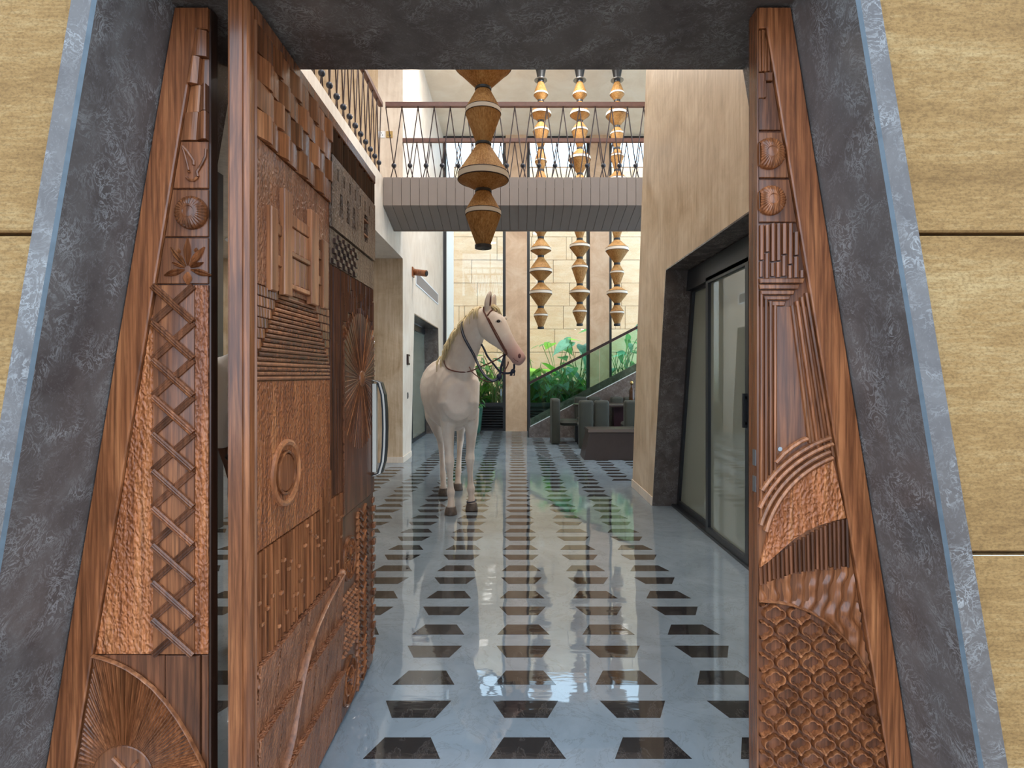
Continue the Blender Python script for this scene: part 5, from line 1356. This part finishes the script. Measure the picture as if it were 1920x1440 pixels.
for k in range(40):
    a = rr.uniform(0, 6.28); o = rr.uniform(0, .06); L = rr.uniform(.55, .8)
    p = Vector((-.845 + .03 * math.cos(a), 6.80, 1.27))
    mb.tube([p, p + Vector((o * math.cos(a), .10, -.06)), p + Vector((o * 1.3 * math.cos(a), .13 + o, -.35)), p + Vector((o * math.cos(a), .10 + o, -L))], 0, 5, rr=[.014, .016, .014, .004])
obj('tail', mb, 'mane', hs, smooth='all')
mb = MB()
for k in range(26):
    p = Vector(px3(922 + rr.uniform(-6, 6), 572, 5.03 + rr.uniform(-.04, .04))); e = Vector(px3(938 + rr.uniform(-5, 4), 592 + rr.uniform(-4, 6), 4.99 + rr.uniform(-.05, .04)))
    mb.tube([p, p.lerp(e, .5) + Vector((.006, -.008, .016)), e], 0, 5, rr=[.008, .007, .002])
obj('forelock', mb, 'mane', hs, smooth='all')
# bridle: straps laid onto the skin
CAMP = Vector((0, 0, CH))
def skin(px, py, lift=.004):
    d = (Vector(px3(px, py, 5.0)) - CAMP).normalized(); h = bv.ray_cast(CAMP, d)
    if h[0] is None:
        n = bv.find_nearest(Vector(px3(px, py, 4.95))); return n[0] + n[1] * lift
    return h[0] + h[1] * lift
obj('eye', MB().ball(skin(934.5, 602.5, -.006), .0175, 12, 8, (1.1, .8, .85)), 'eye', hs, smooth='all')
obj('eyelid', MB().tube([skin(930, 603.5, .002), skin(932, 600.2, .004), skin(935, 599, .005), skin(938, 600.5, .004), skin(940, 604, .001)], .005, 6), 'coat', hs, smooth='all')
obj('nostril', MB().ball(skin(974, 667.5, -.002), .018, 10, 8, (.75, .5, 1.2)), 'pinkdark', hs, smooth='all')
obj('mouth_line', MB().tube([skin(962, 671, -.001), skin(966, 675, .0), skin(972, 678.5, .0)], .003, 6), 'pinkdark', hs, smooth='all')
def wrap(pts, n=6):
    out = []
    for a, b in zip(pts, pts[1:]):
        for k in range(n): out.append(skin(a[0] + (b[0] - a[0]) * k / n, a[1] + (b[1] - a[1]) * k / n))
    out.append(skin(*pts[-1])); return out
def strap(name, pts, w, mat='leather', par=None): return obj(name, MB().tube(pts, w, 8, flat=1.0), mat, par or hs, smooth='all')
br = strap('bridle', wrap([(908, 576), (907, 583), (914, 597), (922, 613), (932, 632), (940, 646), (946, 656), (950, 662)]), .0075)
strap('brow_band', wrap([(914, 592), (919, 585), (926, 579), (933, 577)]), .0065, par=br)
strap('cheek_strap', wrap([(916, 596), (925, 613), (935, 631), (943, 646), (948, 655)]), .0045, par=br)
strap('bit_ring', [skin(946, 664) + Vector((.018 * math.cos(a), -.006, .018 * math.sin(a))) for a in [2 * math.pi * k / 14 for k in range(15)]], .004, 'brass', br)
strap('nose_band', wrap([(940, 646), (949, 656), (951, 663), (944, 668)]), .006, par=br)
bit = skin(944, 668) + Vector((0, -.012, 0))
def sag(pts, n=6):
    P = [Vector(p) for p in pts]; P = [P[0]] + P + [P[-1]]; out = []
    for i in range(1, len(P) - 2):
        for k in range(n):
            t = k / n; a, b, c_, d = P[i - 1], P[i], P[i + 1], P[i + 2]
            out.append(.5 * ((2 * b) + (c_ - a) * t + (2 * a - 5 * b + 4 * c_ - d) * t * t + (3 * b - a - 3 * c_ + d) * t ** 3))
    out.append(P[-2]); return out
s1, s2 = skin(834, 672, .01), skin(835, 682, .01)
strap('rein', sag([s1, s2, skin(842, 693, .012), skin(862, 697, .012), skin(880, 695, .014), px3(900, 688, 5.0), px3(920, 680, 4.93), px3(935, 672, 4.90), bit]), .0062)
strap('rein', sag([px3(880, 688, 5.10), px3(886, 698, 5.06), px3(900, 709, 4.99), px3(915, 716, 4.95), px3(928, 714, 4.92), px3(938, 706, 4.90), px3(946, 695, 4.92), px3(952, 684, 4.96), px3(953, 678, 4.97)]), .0052)
# navy lead rope looped round the neck
rope = sag([px3(874, 602, 5.30), skin(868, 606, .012), skin(867, 615, .012), skin(872, 632, .013), skin(880, 648, .013), skin(888, 664, .014), px3(895, 680, 5.0), px3(902, 694, 4.96), px3(912, 707, 4.93), px3(924, 714, 4.91), px3(933, 710, 4.90), px3(937, 705, 4.90)])
lr = strap('lead_rope', rope, .0125, 'navy')
strap('rope_stripe', [p + Vector((0, -.0105, .002)) for p in rope], .0045, 'navy_line', lr)
strap('rope_loop', sag([px3(903, 646, 5.06), px3(908, 655, 5.03), px3(914, 668, 5.0), px3(925, 682, 4.96), px3(938, 697, 4.92), px3(952, 700, 4.90), px3(960, 697, 4.89), px3(964, 690, 4.89), px3(964, 683, 4.875)]), .0095, 'navy', lr)
strap('rope_drop', sag([bit, px3(942, 680, 4.88), px3(939, 692, 4.88), px3(937, 704, 4.89)]), .011, 'navy', lr)
mb = MB(); mb.ball(px3(936, 706, 4.885), .026, 10, 7); mb.ball(px3(962, 696, 4.88), .022, 10, 7)
for k in range(14):
    b = Vector(px3(962 + rr.uniform(-4, 4), 697, 4.88)) if k % 2 else Vector(px3(936 + rr.uniform(-4, 4), 707, 4.885))
    mb.tube([b, b + Vector((rr.uniform(-.02, .02), rr.uniform(-.02, .02), -.035))], .004, 5)
obj('rope_knot', mb, 'navy', lr, smooth='all')

# ================================================================== PERSON behind the leaf
PB = Vector((-1.25, 2.80, 0))
pe = thing('person', 'person in white shirt and dark jeans standing behind the open door', 'person', PB)
def pp_(x, y, z): return (PB.x + x, PB.y + y, z)
lx = (1, 0, 0); ly = (0, 1, 0)
mb = MB()
# person stands facing the hall (away from the entrance)
mb.loft([(pp_(0, 0, .86), .165, .12, lx), (pp_(0, .0, .98), .17, .125, lx), (pp_(0, .01, 1.10), .15, .11, lx), (pp_(0, .01, 1.25), .175, .12, lx), (pp_(0, .01, 1.37), .19, .115, lx), (pp_(0, .0, 1.45), .15, .085, lx), (pp_(0, .01, 1.50), .075, .06, lx)], 20)
mb.loft([(pp_(0, .01, 1.46), .062, .062, lx), (pp_(0, .025, 1.54), .056, .058, lx), (pp_(0, .035, 1.58), .055, .06, lx)], 14)
mb.loft([(pp_(0, .06, 1.535), .03, .035, lx), (pp_(0, .045, 1.57), .058, .072, lx), (pp_(0, .04, 1.63), .073, .092, lx), (pp_(0, .035, 1.69), .075, .098, lx), (pp_(0, .03, 1.74), .06, .078, lx), (pp_(0, .03, 1.77), .025, .03, lx)], 18)
mb.ball(pp_(0, .14, 1.63), .014, 8, 6, (.8, 1.2, 1.3))                   # nose
for sx in (-1, 1):
    mb.ball(pp_(sx * .076, .03, 1.65), .02, 8, 6, (.4, .8, 1.3))         # ears
    mb.loft([(pp_(sx * .15, 0, 1.43), .05, .055, lx), (pp_(sx * .205, 0, 1.39), .055, .058, ly), (pp_(sx * .23, .0, 1.25), .044, .05, ly), (pp_(sx * .245, .02, 1.10), .037, .04, ly), (pp_(sx * .245, .06, .98), .034, .035, ly), (pp_(sx * .24, .11, .86), .026, .028, ly), (pp_(sx * .238, .13, .81), .024, .03, ly)], 14)
    # hand: palm, four fingers, thumb
    hx, hy, hz = sx * .236, .14, .775
    mb.loft([(pp_(hx, hy - .005, hz + .04), .016, .028, lx), (pp_(hx, hy, hz), .016, .040, lx), (pp_(hx, hy + .004, hz - .045), .013, .038, lx)], 12)
    for f, (dy, L) in enumerate(((-.028, .062), (-.009, .074), (.011, .070), (.029, .055))):
        mb.loft([(pp_(hx, hy + dy, hz - .035), .009, .009, lx), (pp_(hx - sx * .006, hy + dy, hz - .045 - L * .5), .0085, .0085, lx), (pp_(hx - sx * .022, hy + dy, hz - .045 - L), .006, .006, lx)], 8)
    mb.loft([(pp_(hx, hy + .03, hz + .015), .011, .011, lx), (pp_(hx - sx * .006, hy + .058, hz - .015), .010, .010, lx), (pp_(hx - sx * .012, hy + .066, hz - .045), .007, .007, lx)], 8)
    mb.loft([(pp_(sx * .085, 0, .92), .085, .10, lx), (pp_(sx * .095, .0, .75), .08, .09, lx), (pp_(sx * .10, .01, .50), .058, .062, lx), (pp_(sx * .105, -.005, .35), .055, .06, lx), (pp_(sx * .11, -.01, .12), .038, .042, lx), (pp_(sx * .11, 0, .07), .036, .045, lx)], 16)
    mb.loft([(pp_(sx * .11, -.07, .045), .030, .035, lx), (pp_(sx * .112, .0, .05), .038, .045, lx), (pp_(sx * .118, .10, .04), .040, .035, lx), (pp_(sx * .12, .16, .03), .03, .022, lx)], 12)
bd = solid('body', mb, 'skin', pe, .008, 4)
# clothing shells, hair, belt and shoes
mb = MB()
mb.loft([(pp_(0, 0, .93), .188, .142, lx), (pp_(0, .0, .98), .186, .142, lx), (pp_(0, .01, 1.10), .172, .132, lx), (pp_(0, .01, 1.25), .192, .137, lx), (pp_(0, .01, 1.37), .205, .130, lx), (pp_(0, .0, 1.455), .16, .098, lx), (pp_(0, .01, 1.515), .078, .07, lx)], 24)
for sx in (-1, 1):
    mb.loft([(pp_(sx * .13, 0, 1.435), .06, .066, lx), (pp_(sx * .205, 0, 1.40), .068, .072, ly), (pp_(sx * .232, .0, 1.25), .060, .065, ly), (pp_(sx * .247, .02, 1.08), .055, .056, ly), (pp_(sx * .247, .05, .99), .050, .050, ly)], 16)
solid('shirt', mb, 'shirt', pe, .009, 3)
mb = MB()
mb.loft([(pp_(0, 0, .82), .17, .125, lx), (pp_(0, 0, .955), .182, .136, lx)], 20)
for sx in (-1, 1): mb.loft([(pp_(sx * .085, 0, .92), .096, .115, lx), (pp_(sx * .095, .0, .75), .092, .104, lx), (pp_(sx * .10, .01, .50), .070, .075, lx), (pp_(sx * .107, -.005, .30), .064, .070, lx), (pp_(sx * .11, -.01, .10), .058, .064, lx)], 18)
solid('jeans', mb, 'denim', pe, .009, 3)
obj('belt', MB().tube([pp_(.186 * math.cos(a), .140 * math.sin(a), .945) for a in [2 * math.pi * k / 28 for k in range(28)]], .014, 6, closed=True), 'shoe', pe, smooth='all')
mb = MB()
mb.loft([(pp_(0, -.035, 1.565), .045, .03, lx), (pp_(0, -.02, 1.62), .078, .062, lx), (pp_(0, .0, 1.69), .086, .092, lx), (pp_(0, .02, 1.75), .076, .098, lx), (pp_(0, .025, 1.79), .04, .05, lx)], 18)
solid('hair', mb, 'hair', pe, .008, 3)
for sx in (-1, 1):
    mb = MB().loft([(pp_(sx * .11, -.085, .045), .036, .042, lx), (pp_(sx * .112, .0, .052), .045, .05, lx), (pp_(sx * .118, .11, .042), .046, .040, lx), (pp_(sx * .12, .175, .032), .034, .028, lx)], 16)
    obj('shoe', mb, 'shoe', pe, smooth='all')
for sx in (-1, 1): obj('eye', MB().ball(pp_(sx * .03, .118, 1.655), .011, 8, 6), 'eye', pe, smooth='all')
obj('mouth', MB().ball(pp_(0, .124, 1.59), .02, 10, 6, (1, .35, .25)), 'pinkdark', pe, smooth='all')
